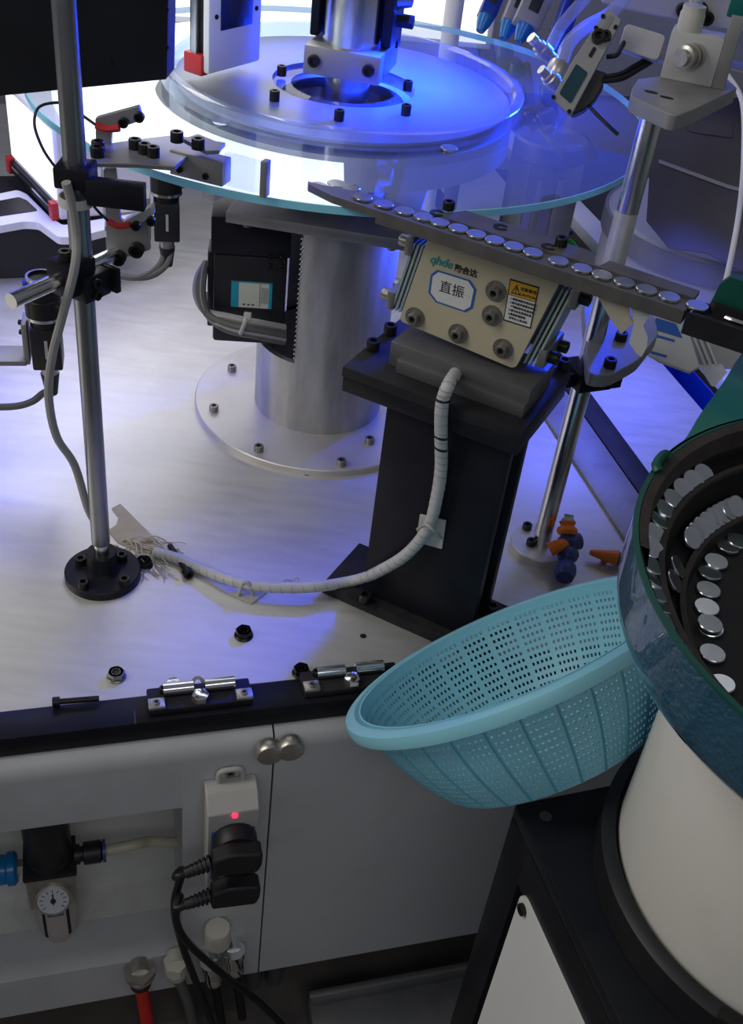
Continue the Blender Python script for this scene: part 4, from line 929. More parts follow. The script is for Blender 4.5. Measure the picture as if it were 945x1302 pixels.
MB().lathe([(BR+0.0006, BZ-0.0022), (BR+0.0006, BZ), (BR-0.0030, BZ), (BR-0.0030, BZ-0.0022)], 128, TB).build('green_rim', M['green_dk'], bw)
# stepped spiral inside: outer track, middle track, floor
zin = [(BR-0.0035, BZ-0.001), (BR-0.0060, BZ-0.004), (0.2000, 0.3625), (0.1845, 0.3610), (0.1840, 0.3650), (0.1805, 0.3650), (0.1760, 0.3360), (0.1625, 0.3320), (0.1620, 0.3355), (0.1585, 0.3355), (0.1560, 0.3260), (0.08, 0.3240), (0.0, 0.3260)]
bi = MB(); bi.lathe(zin, 128, TB); bi.build('inner_track', M['lining_dk'], bw)
for r0_, z0_ in ((0.1822, 0.3650), (0.1602, 0.3355)):
    MB().lathe([(r0_-0.002, z0_-0.003), (r0_+0.002, z0_-0.003), (r0_+0.002, z0_+0.0012), (r0_-0.002, z0_+0.0012), (r0_-0.002, z0_-0.003)], 96, TB).build('track_edge', M['lining'], bw)
lb_ = MB(); lb_.lathe([(BR-0.0035, BZ), (BR-0.010, BZ-0.002), (BR-0.012, BZ-0.016), (BR-0.0065, BZ-0.026)], 60, TB, math.radians(40), math.radians(178)); lb_.build('wall_lining', M['lining'], bw)
# green outlet apron outside the rim and the outlet housing
ap = [P(*q, BZ+0.001) for q in ((839, 584), (848, 575), (868, 562), (891, 526), (945, 452), (1080, 330), (1150, 470))]
gp = MB(); gp.poly3(ap+[TB @ Vector((BR*0.9*math.cos(a), BR*0.9*math.sin(a), BZ+0.001)) for a in [math.radians(x) for x in (70, 90, 110, 130, 148)]], (0, 0, -0.004))
# keep only what lies outside the bowl: build as a strip between rim and outline
outl = smooth_path([P(833, 596, BZ), P(848, 576, BZ), P(870, 560, BZ), P(891, 526, BZ), P(920, 486, BZ), P(955, 438, BZ), P(1040, 380, BZ)], 4)
vv = []; ff = []
for i, o_ in enumerate(outl):
    d = Vector((o_.x-BX, o_.y-BY, 0)); L = d.length; d.normalize()
    i_ = Vector((BX, BY, BZ))+d*(BR-0.001)
    if L < BR+0.001: o_ = Vector((BX, BY, BZ))+d*(BR+0.001)
    for q in (i_, Vector((o_.x, o_.y, BZ)), Vector((o_.x, o_.y, BZ-0.004)), Vector((i_.x, i_.y, BZ-0.004))): vv.append(tuple(q))
for i in range(len(outl)-1):
    a = 4*i; c = a+4
    for k in range(4): ff.append((a+k, a+(k+1) % 4, c+(k+1) % 4, c+k))
ff += [(0, 1, 2, 3), tuple(len(vv)-4+k for k in (3, 2, 1, 0))]
gp.bm.free(); g2 = MB(); g2._add(vv, ff); g2.build('green_apron', M['green'], bw)
g3 = MB(); lp_ = [P(838, 600, BZ+0.001), P(835, 590, BZ+0.003), P(845, 578, BZ+0.003), P(850, 581, BZ+0.001)]
g3.tube(lp_, 0.0035, 10, 6); g3.build('rolled_lip', M['green_dk'], bw)
oz = 0.437
oh = [P(*q, oz+0.002) for q in ((875, 387), (945, 411), (1010, 434), (1010, 400), (950, 375), (888, 372))]
rm2 = RM.copy()
rxe = (P(945, 418, oz)-ra).dot(rx)
b = MB(RM); b.prism([(RL+0.004, -0.006), (RL+0.16, -0.006), (RL+0.16, 0.030), (RL+0.004, 0.030)], -0.014, -0.0025); b.prism([(RL+0.003, -0.008), (RL+0.16, -0.008), (RL+0.16, -0.003), (RL+0.008, -0.003)], -0.016, 0.002); b.prism([(RL+0.018, 0.012), (RL+0.16, 0.012), (RL+0.16, 0.020), (RL+0.014, 0.018)], -0.003, 0.006); b.build('outlet_rail', M['black_dusty'], bw)
gh = PL(905, 388, RM @ Vector((0, 0.022, 0)), rn); gx = (gh-ra).dot(rx)
zt_ = PL(905, 345, RM @ Vector((0, 0.022, 0)), rn).z
b = MB(RM); b.poly3([Vector((gx-0.002, 0.022, -0.002)), Vector((gx+0.001, 0.022, zt_-RZ-0.008)), Vector((gx+0.007, 0.022, zt_-RZ)), Vector((gx+0.14, 0.022, zt_-RZ)), Vector((gx+0.14, 0.022, -0.002))], (0, 0.010, 0)); b.build('outlet_guard', M['green_dk'], bw)
b = MB(RM); b.tube([(RL+0.030, 0.004, 0.0025), (RL+0.042, 0.001, 0.0035), (RL+0.056, 0.003, 0.0030)], 0.0018, 8, 6); b.build('retainer_wire', M['chrome'], bw)
b = MB(RM); b.box((RL+0.10, 0.012, -0.034), (0.06, 0.03, 0.04)); b.build('outlet_support', M['green_dk'], bw)
coin(RM @ Vector((RL+0.006, 0.0118, -0.0006)), 'coin blank bridging the gap between the track and the black outlet rail', 'coin blanks on the track')
# coins in the bowl
def lie(px, py, z, tilt, az, label, group, dz=0):
    p = P(px, py, z)
    q = Matrix.Rotation(az, 4, 'Z') @ Matrix.Rotation(tilt, 4, 'Y'); o = coin(p, label, group, quat=q.to_quaternion(), sc=0.97); return o
fl = [(938, 690, 0.06, 0), (925, 697, 0.1, 1), (910, 716, 0.02, 2), (902, 731, 0.15, 1), (900, 752, 0.03, 1), (898, 774, 0.02, 2), (903, 800, 0.1, 3), (902, 795, 0.05, 0), (905, 833, 0.03, 1), (917, 872, 0.12, 2)]
fn = ['far end of the floor row, at the frame edge', 'second in the floor row, dull and tilted', 'bright, third in the floor row', 'grey, fourth in the floor row', 'bright, fifth place of the floor row', 'bright, just above the doubled pair', 'under another coin, lower edge showing', 'bright, on top of the doubled pair', 'bright, alone below the doubled pair', 'grey, lowest in the bowl, by the green rim']
for i, (px, py, t, k) in enumerate(fl):
    lie(px, py, 0.3262+(0.003 if i == 7 else 0)+i*0.00002, t, k*1.3, 'coin blank on the bowl floor, '+fn[i], 'coin blanks on the bowl floor')
ot = [(893, 604), (880, 612), (866, 622), (857, 637), (847, 650), (838, 664), (833, 680), (833, 700), (833, 722), (840, 740), (845, 757), (846, 772), (852, 790), (858, 806), (866, 822)]
for i, (px, py) in enumerate(ot):
    zc = 0.3655; p = P(px, py, zc); a = math.atan2(p.y-BY, p.x-BX); r_ = 0.1895
    pos = Vector((BX+r_*math.cos(a), BY+r_*math.sin(a), zc))
    q = Matrix.Rotation(a, 4, 'Z') @ Matrix.Rotation(random.uniform(-.48, -.30), 4, 'Y') @ Matrix.Rotation(random.uniform(-.22, .22), 4, 'X')
    coin(pos, 'coin blank leaning on the outer bowl track, %s counted from its far end' % ordn[i], 'coin blanks on the outer bowl track', quat=q.to_quaternion(), sc=0.97)
mt = [(942, 650), (935, 654), (928, 658), (921, 661), (914, 665), (906, 670), (898, 676), (890, 682), (882, 686), (862, 722), (856, 740)]
for i, (px, py) in enumerate(mt):
    zc = 0.341; p = P(px, py, zc); a = math.atan2(p.y-BY, p.x-BX); r_ = 0.1685
    pos = Vector((BX+r_*math.cos(a), BY+r_*math.sin(a), zc))
    q = Matrix.Rotation(a, 4, 'Z') @ Matrix.Rotation(-0.75, 4, 'Y') @ Matrix.Rotation(random.uniform(-.15, .15), 4, 'X')
    coin(pos, 'coin blank leaning on the middle bowl ledge, %s counted from the frame edge' % ordn[i], 'coin blanks on the middle bowl ledge', quat=q.to_quaternion(), sc=0.97)

# ================================================================ blue basket
rdir = ray(648, 824).normalized(); bc = CAM+rdir*0.967-Vector((0.001, 0, 0))
rr_ = (cR-rdir*cR.dot(rdir)).normalized(); uu_ = rr_.cross(rdir)
ba = math.radians(22.5); bt = math.radians(14.5)
bM = rr_*math.cos(ba)+uu_*math.sin(ba); bN0 = -rr_*math.sin(ba)+uu_*math.cos(ba); bN = bN0*math.cos(bt)-rdir*math.sin(bt); bB = bN.cross(bM)
BT = Matrix((bM, bB, bN)).transposed().to_4x4(); BT.translation = bc
RT, RBt, DP = 0.1545, 0.1035, 0.0975
bk = thing('plastic_basket', 'light blue perforated plastic basket tilted between worktop and bowl feeder', 'basket', bc-bN*DP)
def brad(t):    # t 0 bottom .. 1 top
    return RBt+(RT-0.010-RBt)*(1-(1-t)**1.75)
NR, NC, NROW = 30, 5, 13
ang = []
for i in range(NR):
    a = 2*PI*i/NR; w_ = 2*PI/NR; ang += [(a, 1), (a+w_*0.12, 0)]
    for k in range(NC):
        s0 = a+w_*(0.16+0.84*k/NC); ang += [(s0, 0), (s0+w_*0.84/NC*0.62, 1)] if False else []
angs = []; solid = []
for i in range(NR):
    a = 2*PI*i/NR; w_ = 2*PI/NR
    angs.append(a); solid.append(True)                     # rib cell
    for k in range(NC):
        s0 = a+w_*(0.13+0.87*k/NC)
        angs.append(s0); solid.append(False)                 # hole column
        angs.append(s0+w_*0.87/NC*0.50); solid.append(True)  # bar
rows = [0.0, 0.04]; rsol = [True]
for k in range(NROW):
    t0 = 0.04+0.90*k/NROW; rows.append(t0+0.90/NROW*0.44); rsol.append(False); rows.append(t0+0.90/NROW); rsol.append(True)
rows.append(1.0); rsol.append(True)
bm = MB(BT); n = len(angs); V_ = []; F_ = []
for t in rows:
    for a in angs: r_ = brad(t); V_.append((r_*math.cos(a), r_*math.sin(a), -DP+DP*t))
for j in range(len(rows)-1):
    for i in range(n):
        if solid[i] or rsol[j]:
            F_.append((j*n+i, j*n+(i+1) % n, (j+1)*n+(i+1) % n, (j+1)*n+i))
bm._add(V_, F_); wall = bm.build('basket_wall', M['basket'], bk, smooth=0)
so = wall.modifiers.new('thickness', 'SOLIDIFY'); so.thickness = 0.0016; so.offset = 0
# bottom: rings and spokes of the same weave
bm = MB(BT); nb = 120; radii = [0.0]+[RBt*k/22 for k in range(2, 23)]; V_ = []; F_ = []
for r_ in radii[1:]:
    for i in range(nb): V_.append((r_*math.cos(2*PI*i/nb), r_*math.sin(2*PI*i/nb), -DP))
for j in range(len(radii)-2):
    for i in range(nb):
        if j % 2 == 0 or i % 2 == 0: F_.append((j*nb+i, j*nb+(i+1) % nb, (j+1)*nb+(i+1) % nb, (j+1)*nb+i))
F_.append(tuple(range(nb)))
bm._add(V_, F_); bot = bm.build('basket_bottom', M['basket'], bk, smooth=0)
so = bot.modifiers.new('thickness', 'SOLIDIFY'); so.thickness = 0.0018; so.offset = 0
bm = MB(BT); bm.lathe([(RT-0.011, -0.012), (RT-0.010, -0.004), (RT-0.005, 0.0005), (RT, 0.0005), (RT+0.0045, -0.002), (RT+0.006, -0.007), (RT+0.005, -0.0125), (RT+0.003, -0.0135), (RT+0.003, -0.008), (RT-0.002, -0.004), (RT-0.008, -0.010), (RT-0.011, -0.012)], 128); bm.build('rim', M['basket'], bk)
rib_me = None
for i in range(NR):
    a = 2*PI*(i+0.065)/NR
    pts = []
    if rib_me is None:
        rbm = MB()
        for k in range(9):
            t = 0.0+0.97*k/8; pts.append((brad(t)+0.0006, 0, -DP+DP*t))
        rbm.tube(pts, 0.0013, 6, 1); rib_me = rbm.mesh('rib', M['basket_rib'])
    o = bpy.data.objects.new('rib', rib_me); COL.objects.link(o); o.parent = bk
    MM = Matrix.Translation(-WLOC[bk]) @ BT @ rotz(a); o.matrix_local = MM
# ================================================================ things mounted on the cabinet front
def PC(px, py, off=0.0): return PL(px, py, UV(0, CV+off, 0), TV)
# air filter regulator inside the recess
rc_ = PC(66, 1112, 0.052)
fr = thing('filter_regulator', 'air filter regulator with round gauge and cloudy bowl inside the cabinet recess', 'regulator', (rc_.x, rc_.y, UP(rc_.x, rc_.y, 1196)))
zz = lambda py: UP(rc_.x, rc_.y, py)
FRM = frame((rc_.x, rc_.y, 0), TA)
z1, z2, z3, z4, z5 = zz(1050), zz(1090), zz(1130), zz(1180), zz(1196)
MB(FRM).lathe([(0, z2-0.002), (0.024, z2-0.002), (0.025, z2+0.006), (0.0235, z2+0.010), (0.0245, z2+0.012), (0.0245, RZ0+0.03), (0.022, RZ0+0.035), (0, RZ0+0.035)], 20).build('regulator_knob', M['black_plastic'], fr)
MB(FRM).box((0, 0, z2-0.003), (0.056, 0.050, 0.006), bev=0.002).build('knob_collar', M['black_plastic'], fr)
MB(FRM).box((0, 0, (z2+z3)/2-0.002), (0.052, 0.046, z2-z3), bev=0.003).build('regulator_body', M['nickel'], fr)
MB(FRM).lathe([(0, z5+0.012), (0.012, z5+0.012), (0.0215, z4+0.012), (0.0225, z4+0.022), (0.0225, z3+0.001), (0, z3+0.001)], 28).build('filter_bowl', M['bowl_pc'], fr)
for s in (-0.62, 0.62):
    MB(FRM @ rotz(-PI/2+s)).box((0.0222, 0, (z3+z4)/2+0.004), (0.0014, 0.004, (z3-z4)*0.72), bev=0.0005).build('sight_slot', M['screw_hole'], fr)
MB(FRM).box((0, -0.0222, z3-0.010), (0.017, 0.003, 0.017), bev=0.0005).build('blue_tab', M['navy'], fr)
MB(FRM).lathe([(0, z5), (0.004, z5), (0.0055, z5+0.013), (0, z5+0.013)], 14).build('drain', M['nickel'], fr)
gc = FRM @ Vector((0.001, -0.023, (z2+z3)/2-0.004)); gn = (-TV+Vector((0, 0, 0.35))).normalized(); T, L = align(gc, gc+gn)
gz = MB(); gz.lathe([(0, -0.004), (0.0195, -0.004), (0.0195, 0.012), (0.0175, 0.014), (0.0168, 0.012), (0, 0.012)], 36, T); ga = gz.build('gauge', M['nickel'], fr)
gz = MB(); gz.lathe([(0, 0.0121), (0.0166, 0.0121), (0.0166, 0.0126), (0, 0.0126)], 32, T); gz.build('gauge_dial', M['gauge_face'], ga)
gz = MB(); gz.box((0.0, 0.002, 0.0129), (0.0016, 0.014, 0.0005), m=T); gz.lathe([(0, 0.0128), (0.003, 0.0128), (0.003, 0.0136), (0, 0.0136)], 12, T)
for k in range(11):
    a = math.radians(-40+k*26); gz.box((0.0125*math.cos(a), 0.0125*math.sin(a), 0.0128), (0.004, 0.0007, 0.0003), rot=a, m=T)
gz.build('gauge_needle', M['ink_black'], ga)
pl = PC(22, 1103, 0.052); el = Vector((rc_.x, rc_.y, pl.z))
MB().cyl(el-TU*0.026, el-TU*0.040, 0.0095, n=6).build('left_nipple', M['nickel'], fr)
T, L = align(el-TU*0.034, el-TU*0.070)
MB().lathe([(0, 0), (0.015, 0), (0.0185, 0.003), (0.0185, 0.010), (0.016, 0.012), (0.0175, 0.035), (0, 0.035)], 24, T).build('blue_sleeve', M['blue_plastic'], fr)
er = Vector((rc_.x, rc_.y, PC(108, 1085, 0.052).z))
T, L = align(er+TU*0.026, er+TU*0.060)
MB().lathe([(0, 0), (0.011, 0), (0.011, 0.006), (0.0085, 0.006), (0.0085, 0.009), (0.0125, 0.010), (0.0125, 0.028), (0.009, 0.030), (0, 0.030)], 20, T).build('push_fitting', M['black_plastic'], fr)
MB().lathe([(0, 0.030), (0.0125, 0.030), (0.0125, 0.0335), (0, 0.0335)], 20, T).build('release_ring', M['navy'], fr)
ph_ = thing('clear_air_hose', 'yellowed air hose from the filter regulator into the recess side', 'hose', er+TU*0.06)
MB().tube([er+TU*0.058, er+TU*0.090+Vector((0, 0, 0.003)), PC(190, 1070, 0.06), Vector((UV(RU-0.001, CV+0.06).x, UV(RU-0.001, CV+0.06).y, PC(232, 1070, 0.06).z))], 0.0062, 12, 6).build('hose_run', M['hose_pale'], ph_)
# socket box
so_c = PC(298, 1080, -0.030)
sx = thing('socket_box', 'pale wall socket box with a red light on the cabinet front', 'socket', PC(294, 1125, 0))
ul, ur = PC(264, 1040, -0.030).dot(TU), PC(330, 1030, -0.030).dot(TU)
zt, zb = PC(297, 1033, -0.030).z, PC(295, 1128, -0.030).z
prof = [(CV-0.0002, zb), (CV-0.030, zb+0.003), (CV-0.031, zt), (CV-0.016, zt+0.016), (CV-0.0002, zt+0.018)]
b = MB(TF); b._add(*side_prism(prof, ul, ur)); b.build('socket_case', M['socket'], sx, bevel=0.0012)
um = (ul+ur)/2
b = MB(); T, L = align(UV(um, CV-0.003, zt+0.016), UV(um, CV-0.003, zt+0.017))
hk = [UV(um-0.012, CV-0.004, zt+0.014), UV(um-0.011, CV-0.004, zt+0.031), UV(um, CV-0.004, zt+0.034), UV(um+0.011, CV-0.004, zt+0.031), UV(um+0.012, CV-0.004, zt+0.014)]
b.tube(hk, 0.0028, 10, 6); b.build('hang_loop', M['socket'], sx)
screw(sx, UV(um, CV-0.0005, zt+0.026), -TV, 0.0055, 0.003, 'screw_grey')
pzt = PC(297, 1053, -0.031).z
MB(TF).box((um, CV-0.0305, (pzt+zb)/2+0.010), (0.044, 0.002, pzt-zb-0.024), bev=0.0005).build('blue_face', M['ink_blue'], sx)
T, L = align(UV(um+0.001, CV-0.0295, PC(299, 1036, -0.031).z), UV(um+0.001, CV-0.033, PC(299, 1036, -0.031).z)); MB().lathe([(0, 0), (0.0032, 0), (0.0032, L), (0, L)], 16, T).build('red_light', M['red_on'], sx)
def plug(z, label, pts, tilt):
    t = thing('power_plug', label, 'plug', UV(um, CV-0.045, z))
    T = Matrix.Translation(UV(um+0.001, CV-0.032, z)) @ rotz(math.radians(TA))
    b = MB(T); b.lathe([(0, 0), (0.0225, 0), (0.0225, 0.014), (0.021, 0.017), (0, 0.017)], 28, Matrix.Rotation(PI/2, 4, 'X')); b.build('plug_disc', M['black_plastic'], t)
    b = MB(T); q = rounded([Vector((-0.026, 0, -0.015)), Vector((0.020, 0, -0.018)), Vector((0.024, 0, -0.006)), Vector((0.024, 0, 0.012)), Vector((-0.008, 0, 0.017)), Vector((-0.026, 0, 0.010))], 0.004)
    b.poly3([v+Vector((0, -0.015, 0)) for v in q], (0, -0.018, 0)); b.build('plug_body', M['black_plastic'], t, bevel=0.0025)
    c0 = T @ Vector((-0.026, -0.024, -0.002)); c1 = T @ Vector((-0.052, -0.026, -0.010+tilt)); T2, L = align(c0, c1)
    pr = [(0, 0)]
    for k in range(6): pr += [(0.0085-k*.0005, L*(k/6)), (0.0085-k*.0005, L*(k+.55)/6), (0.0058, L*(k+.6)/6), (0.0058, L*(k+.98)/6)]
    pr += [(0, L)]
    b = MB(); b.lathe(pr, 18, T2); b.build('strain_relief', M['black_plastic'], t)
    MB().tube([c1-(c1-c0)*0.1, c1+(c1-c0)*0.35]+pts, 0.0043, 10, 8).build('power_cord', M['cord_black'], t)
    return t
plug(PC(300, 1064, -0.032).z, 'black angled power plug, upper one in the socket box', [PC(232, 1108, -0.040), PC(222, 1150, -0.036), PC(230, 1195, -0.03), PC(246, 1240, -0.03), PC(262, 1280, -0.035), PC(280, 1330, -0.05)], 0.0)
plug(PC(297, 1106, -0.032).z, 'black angled power plug, lower one in the socket box', [PC(229, 1140, -0.046), PC(224, 1170, -0.046), PC(240, 1200, -0.046), PC(285, 1240, -0.046), PC(330, 1275, -0.05), PC(375, 1320, -0.06)], 0.002)
# lower fittings
def fitting(px, py, off, name, label, cat, prof, m, parts=(), down=(0, 0, -1)):
    p = PC(px, py, off); t = thing(name, label, cat, p); T, L = align(p, p+Vector(down))
    b = MB(); b.lathe(prof, 24, T); b.build('body', M[m], t)
    return t, p, T
t, p, T = fitting(178, 1237, -0.012, 'hose_fitting', 'brass grey push fitting above the red hose on the cabinet sill', 'fitting', [(0, 0), (0.0165, 0), (0.0175, 0.003), (0.012, 0.012), (0.011, 0.018), (0, 0.018)], 'nickel')
b = MB(); b.lathe([(0, -0.006), (0.0185, -0.006), (0.0185, 0.0), (0, 0.0)], 6, T); b.build('hex_flange', M['nickel'], t)
b = MB(); b.lathe([(0, 0.018), (0.0125, 0.018), (0.0125, 0.023), (0, 0.023)], 20, T); b.build('release_ring', M['black_plastic'], t)
b = MB(); b.cyl(p+TV*0.013, p-TV*0.003, 0.012, n=16); b.build('wall_stub', M['nickel'], t)
rh = thing('red_hose', 'bright red air hose running down from the sill fitting', 'hose', p+Vector((0, 0, -0.08)))
MB().tube([p+Vector((0, 0, -0.020)), PC(183, 1275, -0.013), PC(188, 1305, -0.016), PC(190, 1325, -0.018)], 0.0078, 14, 6).build('hose_run', M['red'], rh)
t, p, T = fitting(224, 1222, -0.014, 'cable_gland', 'white plastic cable gland with a dark grey cable right of the red hose', 'gland', [(0, 0.016), (0.0135, 0.016), (0.0125, 0.028), (0.009, 0.034), (0, 0.034)], 'cream_pl')
b = MB(); b.lathe([(0, 0), (0.015, 0), (0.015, 0.016), (0, 0.016)], 6, T); b.build('gland_nut', M['cream_pl'], t)
b = MB(); b.cyl(p+TV*0.014+Vector((0, 0, -.006)), p+Vector((0, 0, -.006)), 0.010, n=14); b.build('wall_stub', M['cream_pl'], t)
gcab = thing('gland_cable', 'dark grey cable running down from the white cable gland', 'cable', p+Vector((0, 0, -0.07)))
MB().tube([p+Vector((0, 0, -0.030)), PC(238, 1270, -0.016), PC(246, 1305, -0.018), PC(249, 1325, -0.019)], 0.0066, 12, 6).build('cable_run', M['cord_dk'], gcab)
t, p, T = fitting(277, 1180, -0.014, 'white_elbow', 'white plastic elbow fitting below the socket box', 'fitting', [(0, 0), (0.0135, 0.0), (0.0150, 0.004), (0.0150, 0.010), (0.0140, 0.011), (0.0150, 0.028), (0.0110, 0.034), (0.0095, 0.034), (0.0095, 0.026), (0, 0.026)], 'cream_pl')
b = MB(); b.cyl(p+TV*0.014+Vector((0, 0, -.016)), p+Vector((0, 0, -.016)), 0.012, n=14); b.build('wall_stub', M['cream_pl'], t)
for px, py, lab_, k in ((268, 1222, 'left chrome cable connector under the white elbow', 0), (298, 1208, 'right chrome cable connector under the white elbow', 1)):
    dn = Vector((0.10, 0.02, -1)) if k == 0 else Vector((0.05, 0, -1))
    t, p, T = fitting(px, py, -0.016, 'chrome_connector', lab_, 'connector', [(0, 0), (0.0125, 0), (0.0125, 0.010), (0.0095, 0.011), (0.0110, 0.013), (0.0110, 0.030), (0.0095, 0.031), (0.0105, 0.033), (0.0105, 0.044), (0.008, 0.047), (0, 0.047)], 'chrome', down=dn)
    t['group'] = 'chrome connectors on the cabinet sill'
    b = MB(); b.cyl(p+TV*0.016+Vector((0, 0, -.005)), p+Vector((0, 0, -.005)), 0.010, n=14); b.build('wall_stub', M['chrome'], t)
    q = T @ Vector((0, 0, 0.046))
    cbl = thing('connector_cable', 'black cable hanging from the %s chrome connector' % ('left' if k == 0 else 'right'), 'cable', q)
    MB().tube([q, q+Vector((0.004, -0.002, -0.03)), q+Vector((0.012, -0.004, -0.10))], 0.0055, 10, 6).build('cable_run', M['cord_black'], cbl)

# ================================================================ left background: lamps and the black case
yb = 0.965
bl = thing('backlight_housing', 'big black backlight box, its unlit rear filling the top left corner', 'lamp', PY(100, 112, yb))
vplate('rear_cover', [(-60, 128), (212, 101), (216, -120), (-60, -120)], yb, 0.030, M['black_paint'], bl)
q = [PY(px, py, yb+0.0302) for px, py in ((-50, 118), (206, 94), (210, -110), (-50, -110))]
MB().poly3(q, (0, 0.002, 0)).build('diffuser', M['panel_on'], bl)
MB().box((LX, (LY+yb)/2+0.004, 0.66), (0.03, yb-LY-0.006, 0.03), bev=0.002).build('mount_arm', M['black_ano'], bl)
for px, py in ((141, 78), (212, 60), (212, 12)): screw(bl, PY(px, py, yb), (0, -1, 0), 0.0022, 0.001)
# light panel standing behind the glass disc
lp_ = thing('panel_light', 'bright white light panel standing behind the glass disc', 'lamp', (-0.30, 1.86, 0.0))
LF = frame((-0.40, 1.86, 0), 12)
MB(LF).box((0, 0.02, 0.635), (0.46, 0.03, 0.63), bev=0.003).build('panel_case', M['white_paint'], lp_)
MB(LF).box((0, 0.003, 0.635), (0.44, 0.004, 0.61)).build('panel_diffuser', M['panel_on'], lp_)
lq = thing('low_light_panel', 'low bright light panel behind the disc, right of the tall one', 'lamp', (-0.04, 1.90, 0.0))
LG = frame((-0.035, 1.92, 0), 6)
MB(LG).box((0, 0.02, 0.42), (0.27, 0.03, 0.20), bev=0.003).build('case', M['white_paint'], lq)
MB(LG).box((0, 0.003, 0.42), (0.25, 0.004, 0.18)).build('diffuser', M['panel_on'], lq)
for x in (-0.11, 0.11): MB(LG).box((x, 0.03, 0.17), (0.024, 0.024, 0.34), bev=0.002).build('stand_leg', M['alu_grey'], lq)
for x in (-0.20, 0.20): MB(LF).box((x, 0.03, 0.18), (0.03, 0.03, 0.36), bev=0.002).build('panel_leg', M['alu_grey'], lp_)
wt_ = thing('white_post', 'thin white round post right behind the glass disc rim', 'post', PY(572, 60, 1.72)*1.0)
pw_ = PY(572, 50, 1.74); wt_.location = (pw_.x, pw_.y, 0); WLOC[wt_] = Vector((pw_.x, pw_.y, 0))
MB().cyl((pw_.x, pw_.y, 0), (pw_.x, pw_.y, 0.62), 0.014, n=20).build('post_tube', M['white_paint'], wt_)
# coaxial lamp with red corners over the platter
cl = thing('coaxial_lamp', 'upright lamp head with dark blue window and red corner over the platter', 'lamp', PY(268, 98, 1.20))
c0 = PY(262, 98, 1.185)
LM = frame((c0.x, c0.y, c0.z), 60)
MB(LM).box((0.045, 0.002, 0.16), (0.088, 0.010, 0.316), bev=0.004).build('front_frame', M['white_paint'], cl)
MB(LM).box((0.045, -0.0035, 0.165), (0.052, 0.002, 0.24), bev=0.0008).build('lamp_window', M['lamp_window'], cl)
MB(LM).box((0.045, 0.018, 0.16), (0.080, 0.022, 0.312), bev=0.003).build('lamp_case', M['black_ano'], cl)
MB(LM).box((0.0025, 0.018, 0.165), (0.006, 0.008, 0.30), bev=0.001).build('side_groove', M['steel_dark'], cl)
MB(LM).box((0.004, 0.018, 0.010), (0.012, 0.026, 0.022), bev=0.002).build('red_corner', M['red_dk'], cl)
for x, z in ((0.012, 0.06), (0.078, 0.06), (0.012, 0.17)): screw(cl, LM @ Vector((x, -0.003, z)), LM.to_3x3() @ Vector((0, -1, 0)), 0.0025, 0.0015)
MB(LM).cyl((0.089, 0.012, 0.085), (0.095, 0.012, 0.085), 0.0055, n=14).build('side_screw', M['screw'], cl)
MB(LM).box((0.045, 0.06, 0.36), (0.03, 0.10, 0.02), bev=0.002).build('hanger', M['alu_grey'], cl)
# black case with white frame, and bright lamp box on it
cz_ = 0.10
cA, cB = P(-30, 356, 0), P(137, 349, 0)
cdir = (cB-cA).normalized(); cn = Vector((cdir.y, -cdir.x, 0))
ca = thing('black_case', 'low black case with a rounded white frame on the worktop, far left', 'case', (cA+cB)/2)
MB().poly3([cA, cB, cB-cn*0.20, cA-cn*0.20], (0, 0, cz_-0.012)).build('case_body', M['black_plastic'], ca, bevel=0.003)
q = [P(*a, cz_) for a in ((-60, 258), (22, 241), (34, 246), (62, 274), (80, 286), (140, 276), (200, 266), (205, 276), (140, 290), (96, 301), (74, 301), (48, 282), (30, 281), (-60, 297))]
MB().poly3(rounded(q, 0.006, 3), (0, 0, -0.013)).build('white_frame', M['white_paint'], ca, bevel=0.002)
q = [P(*a, cz_+0.0004) for a in ((-60, 275), (-60, 267), (24, 251), (34, 255), (48, 268), (-60, 284))]
MB().poly3(rounded(q, 0.004, 3), (0, 0, 0.0008)).build('frame_opening', M['black_plastic'], ca)
lbx = thing('bar_lamp_box', 'overexposed white lamp box with red ended black strip, left background', 'lamp', P(78, 282, cz_+0.002))
k0, k1, k2 = P(77, 281, cz_+0.001), P(197, 267, cz_+0.001), P(17, 217, cz_+0.001)
e1, e2 = (k1-k0), (k2-k0)
zt1 = UP(k0.x, k0.y, 165); zt2 = UP(k1.x, k1.y, 204)
MB().poly3([k0, k0+e1*0.46, k0+e1*0.46+e2, k2], (0, 0, zt1-cz_)).build('tall_case', M['white_paint'], lbx, bevel=0.004)
MB().poly3([k0+e1*0.465, k1, k1+e2*0.9, k0+e1*0.465+e2*0.9], (0, 0, zt2-cz_)).build('low_case', M['white_paint'], lbx, bevel=0.003)
nl = Vector((e2.y, -e2.x, 0)).normalized(); nl = nl if nl.dot(-e1) > 0 else -nl
MB().poly3([k0+nl*0.0005+e2*0.05+Vector((0, 0, 0.002)), k2+nl*0.0005-e2*0.05+Vector((0, 0, 0.002)), k2+nl*0.0005-e2*0.05+Vector((0, 0, 0.022)), k0+nl*0.0005+e2*0.05+Vector((0, 0, 0.022))], nl*0.006).build('black_strip', M['black_ano'], lbx)
MB().poly3([k0+nl*0.0065+e2*0.12+Vector((0, 0, 0.013)), k2+nl*0.0065-e2*0.1+Vector((0, 0, 0.013)), k2+nl*0.0065-e2*0.1+Vector((0, 0, 0.017)), k0+nl*0.0065+e2*0.12+Vector((0, 0, 0.017))], nl*0.002).build('silver_line', M['steel'], lbx)
